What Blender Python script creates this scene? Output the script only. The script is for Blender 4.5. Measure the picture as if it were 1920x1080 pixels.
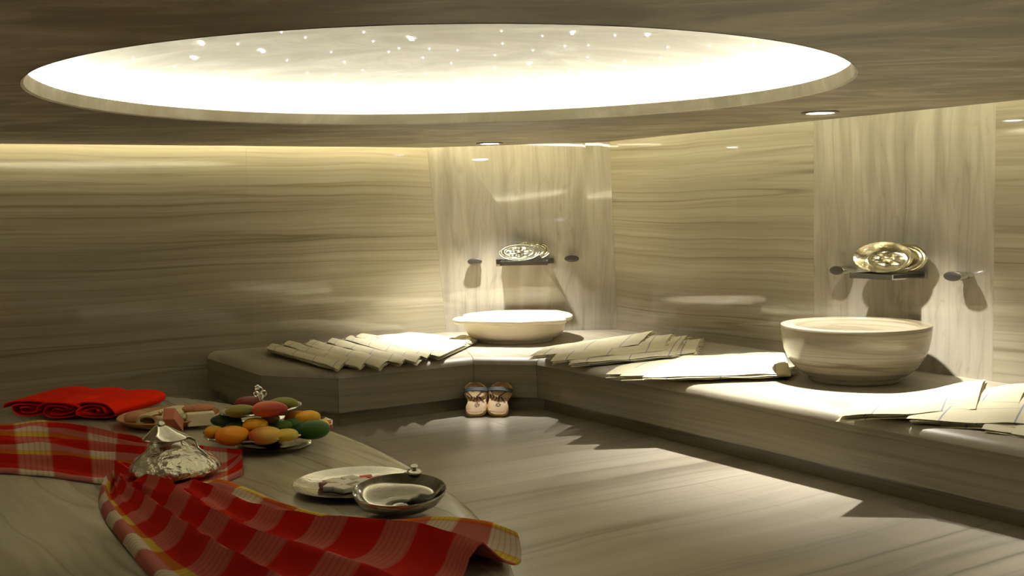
import bpy, bmesh, math, random
from mathutils import Vector, Matrix, noise
random.seed(7)
R_ = math.radians
for o in list(bpy.data.objects): bpy.data.objects.remove(o, do_unlink=True)
scene = bpy.context.scene
COL = scene.collection

# ------------------------------------------------------------------ camera
EYE = 1.6
cam_d = bpy.data.cameras.new('camera'); cam = bpy.data.objects.new('camera', cam_d); COL.objects.link(cam)
cam_d.sensor_fit = 'HORIZONTAL'; cam_d.sensor_width = 36.0; cam_d.lens = 39.0
cam_d.clip_start = 0.05; cam_d.clip_end = 100
PITCH = math.atan(153.0/2080.0); ROLL = math.atan(0.020)
cam.matrix_world = (Matrix.Translation((0, 0, EYE)) @ Matrix.Rotation(R_(90) - PITCH, 4, 'X') @ Matrix.Rotation(-ROLL, 4, 'Z'))
scene.camera = cam
# ------------------------------------------------------------------ world, exposure
w = bpy.data.worlds.new('world'); scene.world = w; w.use_nodes = True
w.node_tree.nodes['Background'].inputs[0].default_value = (0.9, 0.8, 0.6, 1)
w.node_tree.nodes['Background'].inputs[1].default_value = 0.0
vs = scene.view_settings
vs.view_transform = 'Standard'; vs.look = 'None'; vs.gamma = 1.0; vs.use_curve_mapping = False
vs.exposure = 0.22
cy = scene.cycles
cy.max_bounces = 7; cy.diffuse_bounces = 4; cy.adaptive_threshold = 0.02; cy.glossy_bounces = 4; cy.transmission_bounces = 2; cy.caustics_reflective = False; cy.caustics_refractive = False
SPOT_W = 570.0          # each recessed downlight
RING_E = 145.0           # led strip behind the lip of the oval
COVE_L, COVE_R = 52.0, 36.0   # led strips in the gap between ceiling and walls
SPOT_COL = (1.0, 0.975, 0.87)
RING_COL = (1.0, 0.985, 0.84)

# ------------------------------------------------------------------ room frame
ZC = 2.15; ZB = 0.42; ZT = 0.50
U = Vector((math.cos(R_(29.5)), math.sin(R_(29.5)), 0))     # along the left wall, towards the corner
V = Vector((0.5225, -0.8526, 0))                            # along the right wall, away from the corner
PL = Vector((-0.60, 10.50, 0)); PR = Vector((1.00, 10.42, 0))
NL = Vector((U.y, -U.x, 0)); NR = Vector((V.y, -V.x, 0))    # wall normals into the room
UF = Vector((0.848, 0.530, 0)); VF = Vector((0.530, -0.848, 0))  # floor grain, and across it

# ------------------------------------------------------------------ helpers
def tag(o, label=None, cat=None, group=None, kind=None):
    if label: o['label'] = label
    if cat: o['category'] = cat
    if group: o['group'] = group
    if kind: o['kind'] = kind
    return o
def empty(name, loc, label=None, cat=None, group=None):
    o = bpy.data.objects.new(name, None); COL.objects.link(o); o.location = loc
    o.empty_display_size = 0.1
    return tag(o, label, cat, group)
class MB:
    def __init__(s): s.v = []; s.f = []; s.uv = []
    def add(s, verts, faces, uv=None):
        n = len(s.v); s.v += [tuple(p) for p in verts]
        s.uv += list(uv) if uv else [(0, 0)]*len(verts)
        s.f += [tuple(i+n for i in f) for f in faces]
        return s
    def grid(s, rows, closed_u=False, uvs=None):
        nu = len(rows); nv = len(rows[0]); vs_ = [p for r in rows for p in r]
        fs = []
        for i in range(nu-1):
            for j in range(nv if closed_u else nv-1):
                k = (j+1) % nv
                fs.append((i*nv+j, i*nv+k, (i+1)*nv+k, (i+1)*nv+j))
        return s.add(vs_, fs, [q for r in uvs for q in r] if uvs else None)
    def box(s, o, ex, ey, ez):
        o, ex, ey, ez = map(Vector, (o, ex, ey, ez))
        vs_ = [o, o+ex, o+ex+ey, o+ey, o+ez, o+ex+ez, o+ex+ey+ez, o+ey+ez]
        return s.add(vs_, [(3, 2, 1, 0), (4, 5, 6, 7), (0, 1, 5, 4), (1, 2, 6, 5), (2, 3, 7, 6), (3, 0, 4, 7)])
    def cbox(s, c, ex, ey, ez):
        c, ex, ey, ez = map(Vector, (c, ex, ey, ez))
        return s.box(c-ex-ey-ez, ex*2, ey*2, ez*2)
    def lathe(s, prof, c=(0, 0, 0), ax=(1, 0, 0), ay=(0, 1, 0), az=(0, 0, 1), n=48, mod=None, cap=True):
        c, ax, ay, az = map(Vector, (c, ax, ay, az)); rows = []
        for i, p in enumerate(prof):
            r, z = p[0], p[1]; ox = p[2] if len(p) > 2 else 0.0
            row = []
            for j in range(n):
                t = 2*math.pi*j/n; rr = r; zz = z
                if mod: rr, zz = mod(r, z, t, i)
                row.append(c + ax*(rr*math.cos(t)+ox) + ay*(rr*math.sin(t)) + az*zz)
            rows.append(row)
        s.grid(rows, True)
        if cap:
            for row, pr in ((rows[0], prof[0]), (rows[-1], prof[-1])):
                if pr[0] > 1e-5:
                    k = len(s.v); s.add(row, [tuple(range(n))])
        return s
    def tube(s, pts, r, n=8, caps=True):
        pts = [Vector(p) for p in pts]; rows = []
        for i, p in enumerate(pts):
            d = (pts[min(i+1, len(pts)-1)] - pts[max(i-1, 0)]).normalized()
            a = d.cross(Vector((0, 0, 1)));
            if a.length < 1e-3: a = d.cross(Vector((0, 1, 0)))
            a.normalize(); b = d.cross(a); rr = r[i] if isinstance(r, (list, tuple)) else r
            rows.append([p + a*rr*math.cos(2*math.pi*k/n) + b*rr*math.sin(2*math.pi*k/n) for k in range(n)])
        s.grid(rows, True)
        if caps:
            s.add(rows[0], [tuple(range(n))]); s.add(rows[-1], [tuple(range(n))])
        return s
    def build(s, name, mat, parent=None, smooth=True, angle=40, merge=True):
        me = bpy.data.meshes.new(name)
        me.from_pydata(s.v, [], s.f)
        uvl = me.uv_layers.new(name='UVMap')
        for l in me.loops: uvl.data[l.index].uv = s.uv[l.vertex_index]
        bm = bmesh.new(); bm.from_mesh(me)
        if merge: bmesh.ops.remove_doubles(bm, verts=bm.verts, dist=1e-5)
        bmesh.ops.recalc_face_normals(bm, faces=bm.faces)
        if smooth:
            for f in bm.faces: f.smooth = True
            for e in bm.edges:
                if len(e.link_faces) != 2 or e.calc_face_angle(3.2) > R_(angle): e.smooth = False
        bm.to_mesh(me); bm.free()
        me.materials.append(mat)
        o = bpy.data.objects.new(name, me); COL.objects.link(o)
        if parent is not None:
            o.parent = parent
            o.matrix_parent_inverse = Matrix.Translation(-Vector(parent.location))
        return o

# ------------------------------------------------------------------ materials
class NT:
    def __init__(s, name):
        s.m = bpy.data.materials.new(name); s.m.use_nodes = True
        s.t = s.m.node_tree; s.n = s.t.nodes; s.b = s.n['Principled BSDF']
    def new(s, k, **kw):
        nd = s.n.new(k)
        for a, b in kw.items(): setattr(nd, a, b)
        return nd
    def link(s, a, b): s.t.links.new(a, b)
    def inp(s, sock, v):
        if isinstance(v, bpy.types.NodeSocket): s.link(v, sock)
        elif v is not None: sock.default_value = v
    def math(s, op, a, b=None, c=None, clamp=False):
        nd = s.new('ShaderNodeMath', operation=op); nd.use_clamp = clamp
        s.inp(nd.inputs[0], a)
        if b is not None: s.inp(nd.inputs[1], b)
        if c is not None: s.inp(nd.inputs[2], c)
        return nd.outputs[0]
    def dot(s, a, v):
        nd = s.new('ShaderNodeVectorMath', operation='DOT_PRODUCT'); s.inp(nd.inputs[0], a); nd.inputs[1].default_value = tuple(v)
        return nd.outputs['Value']
    def comb(s, x, y, z):
        nd = s.new('ShaderNodeCombineXYZ')
        for i, q in enumerate((x, y, z)): s.inp(nd.inputs[i], q)
        return nd.outputs[0]
    def sep(s, v):
        nd = s.new('ShaderNodeSeparateXYZ'); s.link(v, nd.inputs[0]); return nd.outputs
    def noise(s, vec, scale, detail=4, rough=0.55, dist=0.0):
        nd = s.new('ShaderNodeTexNoise'); nd.inputs['Scale'].default_value = scale; nd.inputs['Detail'].default_value = detail
        nd.inputs['Roughness'].default_value = rough; nd.inputs['Distortion'].default_value = dist
        if vec is not None: s.link(vec, nd.inputs['Vector'])
        return nd.outputs['Fac']
    def ramp(s, fac, stops, interp='LINEAR'):
        nd = s.new('ShaderNodeValToRGB'); e = nd.color_ramp.elements; nd.color_ramp.interpolation = interp
        while len(e) > 1: e.remove(e[-1])
        for i, (p, c) in enumerate(stops):
            q = e[0] if i == 0 else e.new(p)
            q.position = p; q.color = (c[0], c[1], c[2], 1) if not isinstance(c, (int, float)) else (c, c, c, 1)
        s.link(fac, nd.inputs[0]); return nd.outputs[0]
    def mix(s, fac, a, b, mode='MIX'):
        nd = s.new('ShaderNodeMix', data_type='RGBA', blend_type=mode)
        s.inp(nd.inputs[0], fac)
        for i, q in ((6, a), (7, b)):
            if isinstance(q, bpy.types.NodeSocket): s.link(q, nd.inputs[i])
            else: nd.inputs[i].default_value = (q[0], q[1], q[2], 1)
        return nd.outputs[2]
    def coord(s, k='Object'):
        return s.new('ShaderNodeTexCoord').outputs[k]
    def bump(s, h, strength=0.2, dist=0.01):
        nd = s.new('ShaderNodeBump'); nd.inputs['Strength'].default_value = strength; nd.inputs['Distance'].default_value = dist
        s.link(h, nd.inputs['Height']); s.link(nd.outputs[0], s.b.inputs['Normal'])
    def set(s, **kw):
        for k, v in kw.items():
            s.inp(s.b.inputs[{'col': 'Base Color', 'rough': 'Roughness', 'metal': 'Metallic', 'spec': 'Specular IOR Level',
                              'sheen': 'Sheen Weight', 'coat': 'Coat Weight', 'trans': 'Transmission Weight', 'sub': 'Subsurface Weight'}[k]], v)
        return s.m
def rgb(c): return (c[0], c[1], c[2], 1)

def marble(name, along, across, fa=0.25, fc=5.0, base=(0.37, 0.325, 0.235), light=(0.43, 0.385, 0.285), dark=(0.17, 0.138, 0.085),
           rough=0.045, vein=1.0, per_object=False, warp=0.045, blotch=0.0):
    m = NT(name); P = m.coord() if not per_object else m.new('ShaderNodeNewGeometry').outputs['Position']
    if False:
        r = m.new('ShaderNodeObjectInfo').outputs['Random']
        nd = m.new('ShaderNodeVectorMath', operation='ADD'); m.link(P, nd.inputs[0])
        rr = m.math('MULTIPLY', r, 37.0); m.link(m.comb(rr, rr, rr), nd.inputs[1]); P = nd.outputs[0]
    wob = m.noise(P, 0.55, 2, 0.5)
    wob2 = m.noise(P, 3.0, 3, 0.5)
    a = m.dot(P, along); c = m.dot(P, across)
    c = m.math('ADD', c, m.math('MULTIPLY', m.math('SUBTRACT', wob, 0.5), warp*2.2))
    c = m.math('ADD', c, m.math('MULTIPLY', m.math('SUBTRACT', wob2, 0.5), warp*0.22))
    q = m.comb(m.math('MULTIPLY', a, fa), m.math('MULTIPLY', c, fc), 0.37)
    n1 = m.noise(q, 1.0, 4, 0.5)                 # broad bands
    n2 = m.noise(m.comb(m.math('MULTIPLY', a, fa*0.8), m.math('MULTIPLY', c, fc*1.1), 3.1), 1.0, 2, 0.4)   # dark veins
    n3 = m.noise(m.comb(m.math('MULTIPLY', a, fa*1.2), m.math('MULTIPLY', c, fc*2.3), 9.1), 1.0, 2, 0.4)   # faint veins
    n4 = m.noise(m.comb(m.math('MULTIPLY', a, fa*4.0), m.math('MULTIPLY', c, fc*6.0), 7.7), 1.0, 4, 0.6)   # fine grain
    mid = [x*0.86 for x in base]
    col = m.ramp(n1, [(0.28, mid), (0.42, base), (0.55, light), (0.66, base), (0.78, mid)])
    amp = m.ramp(m.noise(m.comb(m.math('MULTIPLY', a, fa*1.5), m.math('MULTIPLY', c, fc*0.5), 5.0), 1.0, 2), [(0.40, 0.10), (0.62, 1.0)])
    v1 = m.ramp(m.math('ABSOLUTE', m.math('SUBTRACT', n2, 0.5)), [(0.0, 1.0), (0.008, 0.75), (0.022, 0.22), (0.06, 0.0)])
    v2 = m.ramp(m.math('ABSOLUTE', m.math('SUBTRACT', n3, 0.5)), [(0.0, 0.6), (0.015, 0.25), (0.05, 0.0)])
    vv = m.math('MAXIMUM', m.math('MULTIPLY', v1, amp), m.math('MULTIPLY', v2, 0.7))
    col = m.mix(m.math('MULTIPLY', vv, 0.85*vein, clamp=True), col, dark)
    col = m.mix(m.ramp(n4, [(0.38, 0.22*vein), (0.6, 0.0)]), col, [x*0.62 for x in base])
    if blotch:
        n5 = m.noise(m.comb(m.math('MULTIPLY', a, 2.0), m.math('MULTIPLY', c, 7.0), 1.3), 1.0, 4, 0.6, 1.2)
        col = m.mix(m.ramp(n5, [(0.58, 0.0), (0.72, blotch*0.7)]), col, dark)
    return m.set(col=col, rough=rough, spec=0.5)
def plain(name, c, rough=0.5, metal=0.0, spec=0.5, sheen=0.0, var=0.0, vs_=20.0):
    m = NT(name)
    if var:
        n = m.noise(m.coord(), vs_, 4)
        m.set(col=m.ramp(n, [(0.3, [x*(1-var) for x in c]), (0.7, [min(1, x*(1+var)) for x in c])]))
    else: m.set(col=rgb(c))
    return m.set(rough=rough, metal=metal, spec=spec, sheen=sheen)
def glow(name, c, strength):
    m = NT(name); m.set(col=rgb(c)); m.b.inputs['Emission Color'].default_value = rgb(c); m.b.inputs['Emission Strength'].default_value = strength
    return m.m
Zv = Vector((0, 0, 1))
M = {}
M['wall_l'] = marble('marble_wall_left', U, Zv, 0.13, 5.6)
M['wall_r'] = marble('marble_wall_right', V, Zv, 0.15, 5.6)
M['panel_c'] = marble('marble_panel_corner', Zv, (1, 0, 0), 0.55, 4.5, base=(0.37, 0.335, 0.27), light=(0.45, 0.41, 0.335), dark=(0.19, 0.165, 0.12), vein=0.6, warp=0.12, blotch=0.5)
M['panel_r'] = marble('marble_panel_right', Zv, V, 0.5, 3.6, base=(0.37, 0.33, 0.26), light=(0.45, 0.405, 0.32), dark=(0.18, 0.155, 0.11), vein=0.7, warp=0.14, blotch=0.8)
M['floor'] = marble('marble_floor', UF, VF, 0.12, 2.4, base=(0.355, 0.315, 0.247), light=(0.415, 0.372, 0.30), dark=(0.13, 0.105, 0.07), rough=0.30, per_object=True, warp=0.12)
M['table'] = marble('marble_table', (0.545, -0.838, 0), (0.838, 0.545, 0), 0.3, 3.4, base=(0.42, 0.378, 0.265), light=(0.49, 0.445, 0.33), dark=(0.17, 0.135, 0.075), rough=0.2, warp=0.2, vein=1.15)
M['tside'] = marble('marble_table_side', (1, 0, 0), Zv, 0.3, 6, rough=0.2)
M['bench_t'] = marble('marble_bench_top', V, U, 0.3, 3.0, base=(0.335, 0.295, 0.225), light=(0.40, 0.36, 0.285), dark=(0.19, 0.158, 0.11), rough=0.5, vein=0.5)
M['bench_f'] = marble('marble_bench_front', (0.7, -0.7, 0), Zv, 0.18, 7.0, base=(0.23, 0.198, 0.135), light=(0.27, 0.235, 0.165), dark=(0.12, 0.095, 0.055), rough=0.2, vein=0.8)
M['bowl2'] = marble('marble_basin', (1, 0, 0), Zv, 0.7, 9.0, base=(0.25, 0.215, 0.150), light=(0.31, 0.27, 0.193), dark=(0.11, 0.085, 0.042), rough=0.2)
M['white_stone'] = plain('white_marble', (0.80, 0.70, 0.52), 0.3, var=0.05, vs_=5)
def plaster(name, a, b, rough=0.6):
    m = NT(name); P = m.coord()
    mp = m.new('ShaderNodeMapping'); mp.inputs['Scale'].default_value = (0.8, 1.6, 1); mp.inputs['Rotation'].default_value = (0, 0, 0.5); m.link(P, mp.inputs[0])
    n = m.noise(mp.outputs[0], 1.6, 8, 0.65, 1.0)
    m.bump(n, 0.08, 0.02)
    return m.set(col=m.ramp(n, [(0.40, a), (0.52, [x*0.6+y*0.4 for x, y in zip(a, b)]), (0.64, b)]), rough=rough)
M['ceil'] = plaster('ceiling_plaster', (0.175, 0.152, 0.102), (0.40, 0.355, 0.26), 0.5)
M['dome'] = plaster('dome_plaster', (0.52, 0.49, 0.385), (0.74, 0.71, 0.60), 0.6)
M['cove'] = plain('cove_paint', (0.75, 0.72, 0.62), 0.8)
M['led_ring'] = glow('led_ring', RING_COL, RING_E)
M['led_l'] = glow('led_cove_left', (1.0, 0.92, 0.60), COVE_L)
M['led_r'] = glow('led_cove_right', (1.0, 0.96, 0.68), COVE_R)
M['lens'] = glow('lamp_lens', (0.95, 0.97, 1.0), 40.0)
M['star'] = glow('fibre_star', (1, 0.98, 0.92), 14.0)
M['trim'] = plain('lamp_trim', (0.16, 0.14, 0.10), 0.4)
M['chrome'] = plain('chrome', (0.72, 0.72, 0.70), 0.18, 1.0)
M['dark_chrome'] = plain('tap_face', (0.055, 0.045, 0.036), 0.35, 0.3)
def silver(name, c=(0.80, 0.77, 0.66), rough=0.16, sc=30, st=0.5, vor=True):
    m = NT(name); P = m.coord()
    if vor:
        v = m.new('ShaderNodeTexVoronoi'); v.inputs['Scale'].default_value = sc; m.link(P, v.inputs['Vector'])
        m.bump(m.math('ADD', v.outputs['Distance'], m.noise(P, sc*1.6, 3)), st, 0.01)
    return m.set(col=rgb(c), metal=1.0, rough=rough)
M['silver'] = silver('silver_smooth', (0.66, 0.64, 0.55), rough=0.14, vor=False)
M['silver_dark'] = silver('silver_dim_reflection', (0.40, 0.38, 0.32), rough=0.12, vor=False)  # darker colour stands in for a dimmer reflection in the bath bowl
M['silver_eng'] = silver('silver_engraved', (0.72, 0.69, 0.56), 0.2, 34, 0.75)
M['silver_dish'] = silver('embossed_dish', (0.40, 0.38, 0.30), 0.30, 34, 0.08)
M['silver_tray'] = silver('silver_tray', (0.80, 0.78, 0.70), 0.16, 60, 0.08)
M['brass_plate'] = silver('plated_dish', (0.55, 0.50, 0.34), 0.26, 40, 0.18)
# cream towels with thin blue lines across and along
def cream():
    m = NT('cream_towel'); uv = m.sep(m.coord('UV')); u, v = uv[0], uv[1]
    fu = m.math('FRACT', m.math('DIVIDE', u, 0.36)); fv = m.math('FRACT', m.math('DIVIDE', v, 0.23))
    lu = m.ramp(m.math('ABSOLUTE', m.math('SUBTRACT', fu, 0.5)), [(0.010, 0.7), (0.018, 0.0)])
    lv = m.ramp(m.math('ABSOLUTE', m.math('SUBTRACT', fv, 0.5)), [(0.008, 0.35), (0.016, 0.0)])
    n = m.noise(m.coord(), 60, 3); m.bump(n, 0.15, 0.004)
    col = m.mix(m.math('MAXIMUM', lu, lv), (0.76, 0.70, 0.50), (0.16, 0.19, 0.42))
    return m.set(col=col, rough=0.9)
M['cream'] = cream()
M['fringe'] = plain('towel_fringe', (0.74, 0.67, 0.47), 0.9)
def plaid(name, rep, shift=0.0, per=0.24, asym=False):
    m = NT(name); uv = m.sep(m.coord('UV')); u, v = uv[0], uv[1]
    fu = m.math('FRACT', m.math('ADD', m.math('DIVIDE', u, per), shift))
    wu = m.ramp(fu, [(0.0, 0.0), (0.03, 1.0), (0.46, 1.0), (0.50, 0.0)])
    fl = m.math('FRACT', m.math('MULTIPLY', u, 13/per))
    fine = m.ramp(fl, [(0.0, 0.55), (0.25, 1.0), (0.8, 1.0), (1.0, 0.55)])
    wu = m.math('MULTIPLY', wu, fine)
    fv = m.math('FRACT', m.math('MULTIPLY', v, rep))
    e = m.math('MINIMUM', fv, m.math('SUBTRACT', 1.0, fv))       # 0 at the selvedge
    wv = m.ramp(e, [(0.0, 1.0), (0.075, 1.0), (0.085, 0.0)])
    ye = m.ramp(e, [(0.078, 0.0), (0.085, 1.0), (0.125, 1.0), (0.132, 0.0)])
    if asym:
        wv = m.ramp(v, [(0.0, 1.0), (0.080, 1.0), (0.085, 0.0), (0.855, 0.0), (0.86, 1.0), (0.925, 1.0), (0.93, 0.0), (0.968, 0.0), (0.972, 1.0)])
        ye = m.ramp(v, [(0.080, 0.0), (0.085, 1.0), (0.125, 1.0), (0.13, 0.0), (0.805, 0.0), (0.81, 1.0), (0.852, 1.0), (0.857, 0.0), (0.928, 0.0), (0.932, 1.0), (0.966, 1.0), (0.97, 0.0)])
    red = (0.50, 0.013, 0.004)
    c = m.mix(m.math('MULTIPLY', wu, 0.75), red, (0.52, 0.17, 0.13))
    c2 = m.mix(m.math('MULTIPLY', wu, 0.95), (0.47, 0.15, 0.12), (0.66, 0.60, 0.44))
    c = m.mix(wv, c, c2)
    c = m.mix(ye, c, m.mix(wu, (0.50, 0.12, 0.015), (0.60, 0.46, 0.06)))
    n = m.noise(m.coord(), 90, 2); m.bump(n, 0.2, 0.003)
    return m.set(col=c, rough=0.9, spec=0.1)
M['plaid_a'] = plaid('plaid_left', 3.0, 0.1, 0.34)
M['plaid_b'] = plaid('plaid_front', 1.0, 0.3, 0.34, True)
M['red'] = plain('red_cloth', (0.80, 0.020, 0.003), 0.9, spec=0.08, var=0.10, vs_=8)
def fruit_mat(name, a, b, axis=(1, 0, 0), lo=-0.05, hi=0.05, rough=0.42):
    m = NT(name); P = m.coord()
    t = m.math('ADD', m.dot(P, axis), m.math('MULTIPLY', m.math('SUBTRACT', m.noise(P, 12, 3), 0.5), 0.05))
    mr = m.new('ShaderNodeMapRange'); m.link(t, mr.inputs[0]); mr.inputs[1].default_value = lo; mr.inputs[2].default_value = hi
    c = m.mix(mr.outputs[0], a, b)
    sp = m.noise(P, 150, 2)
    m.bump(sp, 0.08, 0.002)
    return m.set(col=c, rough=rough, spec=0.3)
FM = {
 'avocado': fruit_mat('skin_dark_green', (0.012, 0.05, 0.010), (0.05, 0.13, 0.02)),
 'lime': fruit_mat('skin_green', (0.06, 0.14, 0.02), (0.13, 0.24, 0.05)),
 'orange': fruit_mat('skin_orange', (0.86, 0.24, 0.006), (0.92, 0.38, 0.015)),
 'apricot': fruit_mat('skin_yellow_orange', (0.80, 0.34, 0.015), (0.85, 0.48, 0.03)),
 'lemon': fruit_mat('skin_yellow', (0.72, 0.48, 0.03), (0.78, 0.58, 0.10)),
 'nectarine': fruit_mat('skin_red_yellow', (0.50, 0.07, 0.015), (0.80, 0.50, 0.10), (1, 0, 0.6)),
 'red_mango': fruit_mat('skin_red', (0.62, 0.12, 0.035), (0.35, 0.04, 0.03)),
 'dark_mango': fruit_mat('skin_dark_red', (0.26, 0.03, 0.018), (0.16, 0.04, 0.03)),
 'green_mango': fruit_mat('skin_olive', (0.30, 0.24, 0.03), (0.20, 0.20, 0.03)),
}
M['terracotta'] = plain('terracotta', (0.42, 0.19, 0.055), 0.5, var=0.15)
M['loofah'] = plain('loofah', (0.66, 0.58, 0.34), 0.95, var=0.12, vs_=60)
M['soap_w'] = plain('white_soap', (0.74, 0.68, 0.48), 0.45)
M['soap_b'] = plain('brown_soap', (0.48, 0.21, 0.10), 0.5, var=0.1)
M['soap_r'] = plain('red_brown_soap', (0.42, 0.12, 0.055), 0.5, var=0.1)
M['soap_g'] = plain('green_soap', (0.36, 0.38, 0.16), 0.5)
M['pumice'] = plain('brown_sponge', (0.46, 0.20, 0.09), 0.9, var=0.2, vs_=40)
M['sweet_w'] = plain('powdered_sweet', (0.92, 0.86, 0.74), 0.8)
M['sweet_r'] = plain('red_sweet', (0.60, 0.07, 0.04), 0.5)
M['sweet_p'] = plain('pink_sweet', (0.72, 0.45, 0.36), 0.7)
M['sweet_b'] = plain('brown_sweet', (0.30, 0.12, 0.06), 0.5)
M['wood'] = plain('clog_wood', (0.62, 0.40, 0.18), 0.45, var=0.12, vs_=7)
M['burn'] = plain('burnt_pattern', (0.07, 0.022, 0.012), 0.7)
M['strap'] = plain('dark_leather', (0.035, 0.045, 0.065), 0.38)
M['stud'] = plain('strap_stud', (0.7, 0.68, 0.6), 0.2, 1.0)

# ------------------------------------------------------------------ structure: floor
def P3(v, z): return Vector((v[0], v[1], z))
WL_END = PL - U*9.0; WR_END = PR + V*11.5
WX = WL_END + V*11.0                                   # fourth corner, behind the camera
floor = MB().add([P3(PL, -0.03), P3(PR, -0.03), P3(WR_END, -0.03), P3(WX, -0.03), P3(WL_END, -0.03)], [(0, 1, 2, 3, 4)]).build('floor', M['floor'], smooth=False)
tag(floor, 'polished grey-brown striped marble floor', kind='structure')
slab_me = None; SLU, SLV = 3.4, 1.55
o0 = Vector((0.2, 11.2, 0))
for i in range(0, 8):
    for j in range(-3, 2):
        ctr = o0 + VF*(i+0.5)*SLV + UF*((j+0.5)*SLU + (1.5 if i % 2 else 0.0))
        if not (-6.0 < ctr.x < 6.0 and ctr.y < 11.2): continue
        q = ctr - PL
        if q.dot(NL) < -0.4 or (ctr-PR).dot(NR) < -0.4 or q.dot(V) > 11: continue
        if slab_me is None:
            b = MB().cbox((0, 0, -0.015), UF*(SLU/2-0.0005), VF*(SLV/2-0.0005), (0, 0, 0.015)); so = b.build('floor_slab', M['floor'], smooth=False); slab_me = so.data
        else:
            so = bpy.data.objects.new('floor_slab', slab_me); COL.objects.link(so)
        so.location = ctr; so.parent = floor

# ------------------------------------------------------------------ structure: walls
HT = 2.62
TOPL = -0.19*U; TOPR = -0.10*V            # the corner edges lean slightly
def wall_slab(name, p0, p1, t0, t1, n, mat, parent, z0=0.0, z1=HT, th=0.03, gap=0.0003):
    # p0,p1 floor line ends, t0,t1 ends at the ceiling line; n inward normal; a slab standing proud of its backing by th
    d = (p1-p0).normalized()*gap
    f = [P3(p0+d, z0), P3(p1-d, z0), P3(t1-d, z1), P3(t0+d, z1)]
    bk = [q - n*th for q in f]
    return MB().add(f+bk, [(0, 1, 2, 3), (7, 6, 5, 4), (0, 4, 5, 1), (1, 5, 6, 2), (2, 6, 7, 3), (3, 7, 4, 0)]).build(name, mat, parent, smooth=False)
def backing(name, p0, p1, t0, t1, n, mat, label):
    b0 = [P3(p0-n*0.03, 0), P3(p1-n*0.03, 0), P3(t1-n*0.03, HT), P3(t0-n*0.03, HT)]
    b1 = [q - n*0.06 for q in b0]
    o = MB().add(b0+b1, [(0, 1, 2, 3), (7, 6, 5, 4), (0, 4, 5, 1), (1, 5, 6, 2), (2, 6, 7, 3), (3, 7, 4, 0)]).build(name, mat, smooth=False)
    return tag(o, label, kind='structure')
sc_top = HT/ZC
wl = backing('wall_left', WL_END, PL, WL_END, PL+TOPL*sc_top, NL, M['cove'], 'left wall clad in polished horizontally striped marble slabs')
cuts = [9.0, 5.0, 1.90, 0.0]
for a, b_ in zip(cuts[:-1], cuts[1:]):
    lt = (TOPL*sc_top if b_ == 0 else Vector())
    wall_slab('marble_slab', PL-U*a, PL-U*b_, PL-U*a, PL-U*b_+lt, NL, M['wall_l'], wl)
nC = Vector((-(PR-PL).y, (PR-PL).x, 0)).normalized(); nC = -nC
wc = backing('wall_corner', PL, PR, PL+TOPL*sc_top, PR+TOPR*sc_top, nC, M['cove'], 'narrow corner wall clad in one vertically veined marble slab')
wall_slab('marble_slab', PL, PR, PL+TOPL*sc_top, PR+TOPR*sc_top, nC, M['panel_c'], wc)
wr = backing('wall_right', PR, WR_END, PR+TOPR*sc_top, WR_END, NR, M['cove'], 'right wall clad in polished striped marble slabs')
cuts = [0.0, 1.62, 2.44, 3.96, 6.6, 9.0, 11.5]
for a, b_ in zip(cuts[:-1], cuts[1:]):
    pan = abs(a-2.44) < 1e-6
    lt = TOPR*sc_top if a == 0 else Vector()
    wall_slab('marble_slab', PR+V*a, PR+V*b_, PR+V*a+lt, PR+V*b_, NR, M['panel_r'] if pan else M['wall_r'], wr)
for nm, p0, p1, mt in (('wall_back', WR_END, WX, 'wall_l'), ('wall_side', WX, WL_END, 'wall_r')):
    n = Vector((-(p1-p0).y, (p1-p0).x, 0)).normalized()
    if n.dot(Vector((-1.4, 4.6, 0)) - p0) < 0: n = -n
    o = MB().add([P3(p0, 0), P3(p1, 0), P3(p1, HT), P3(p0, HT), P3(p0-n*0.08, 0), P3(p1-n*0.08, 0), P3(p1-n*0.08, HT), P3(p0-n*0.08, HT)],
                 [(0, 1, 2, 3), (7, 6, 5, 4), (0, 4, 5, 1), (1, 5, 6, 2), (2, 6, 7, 3), (3, 7, 4, 0)]).build(nm, M[mt], smooth=False)
    tag(o, 'striped marble wall behind the viewer' if nm == 'wall_back' else 'striped marble wall on the far left side', kind='structure')

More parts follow.
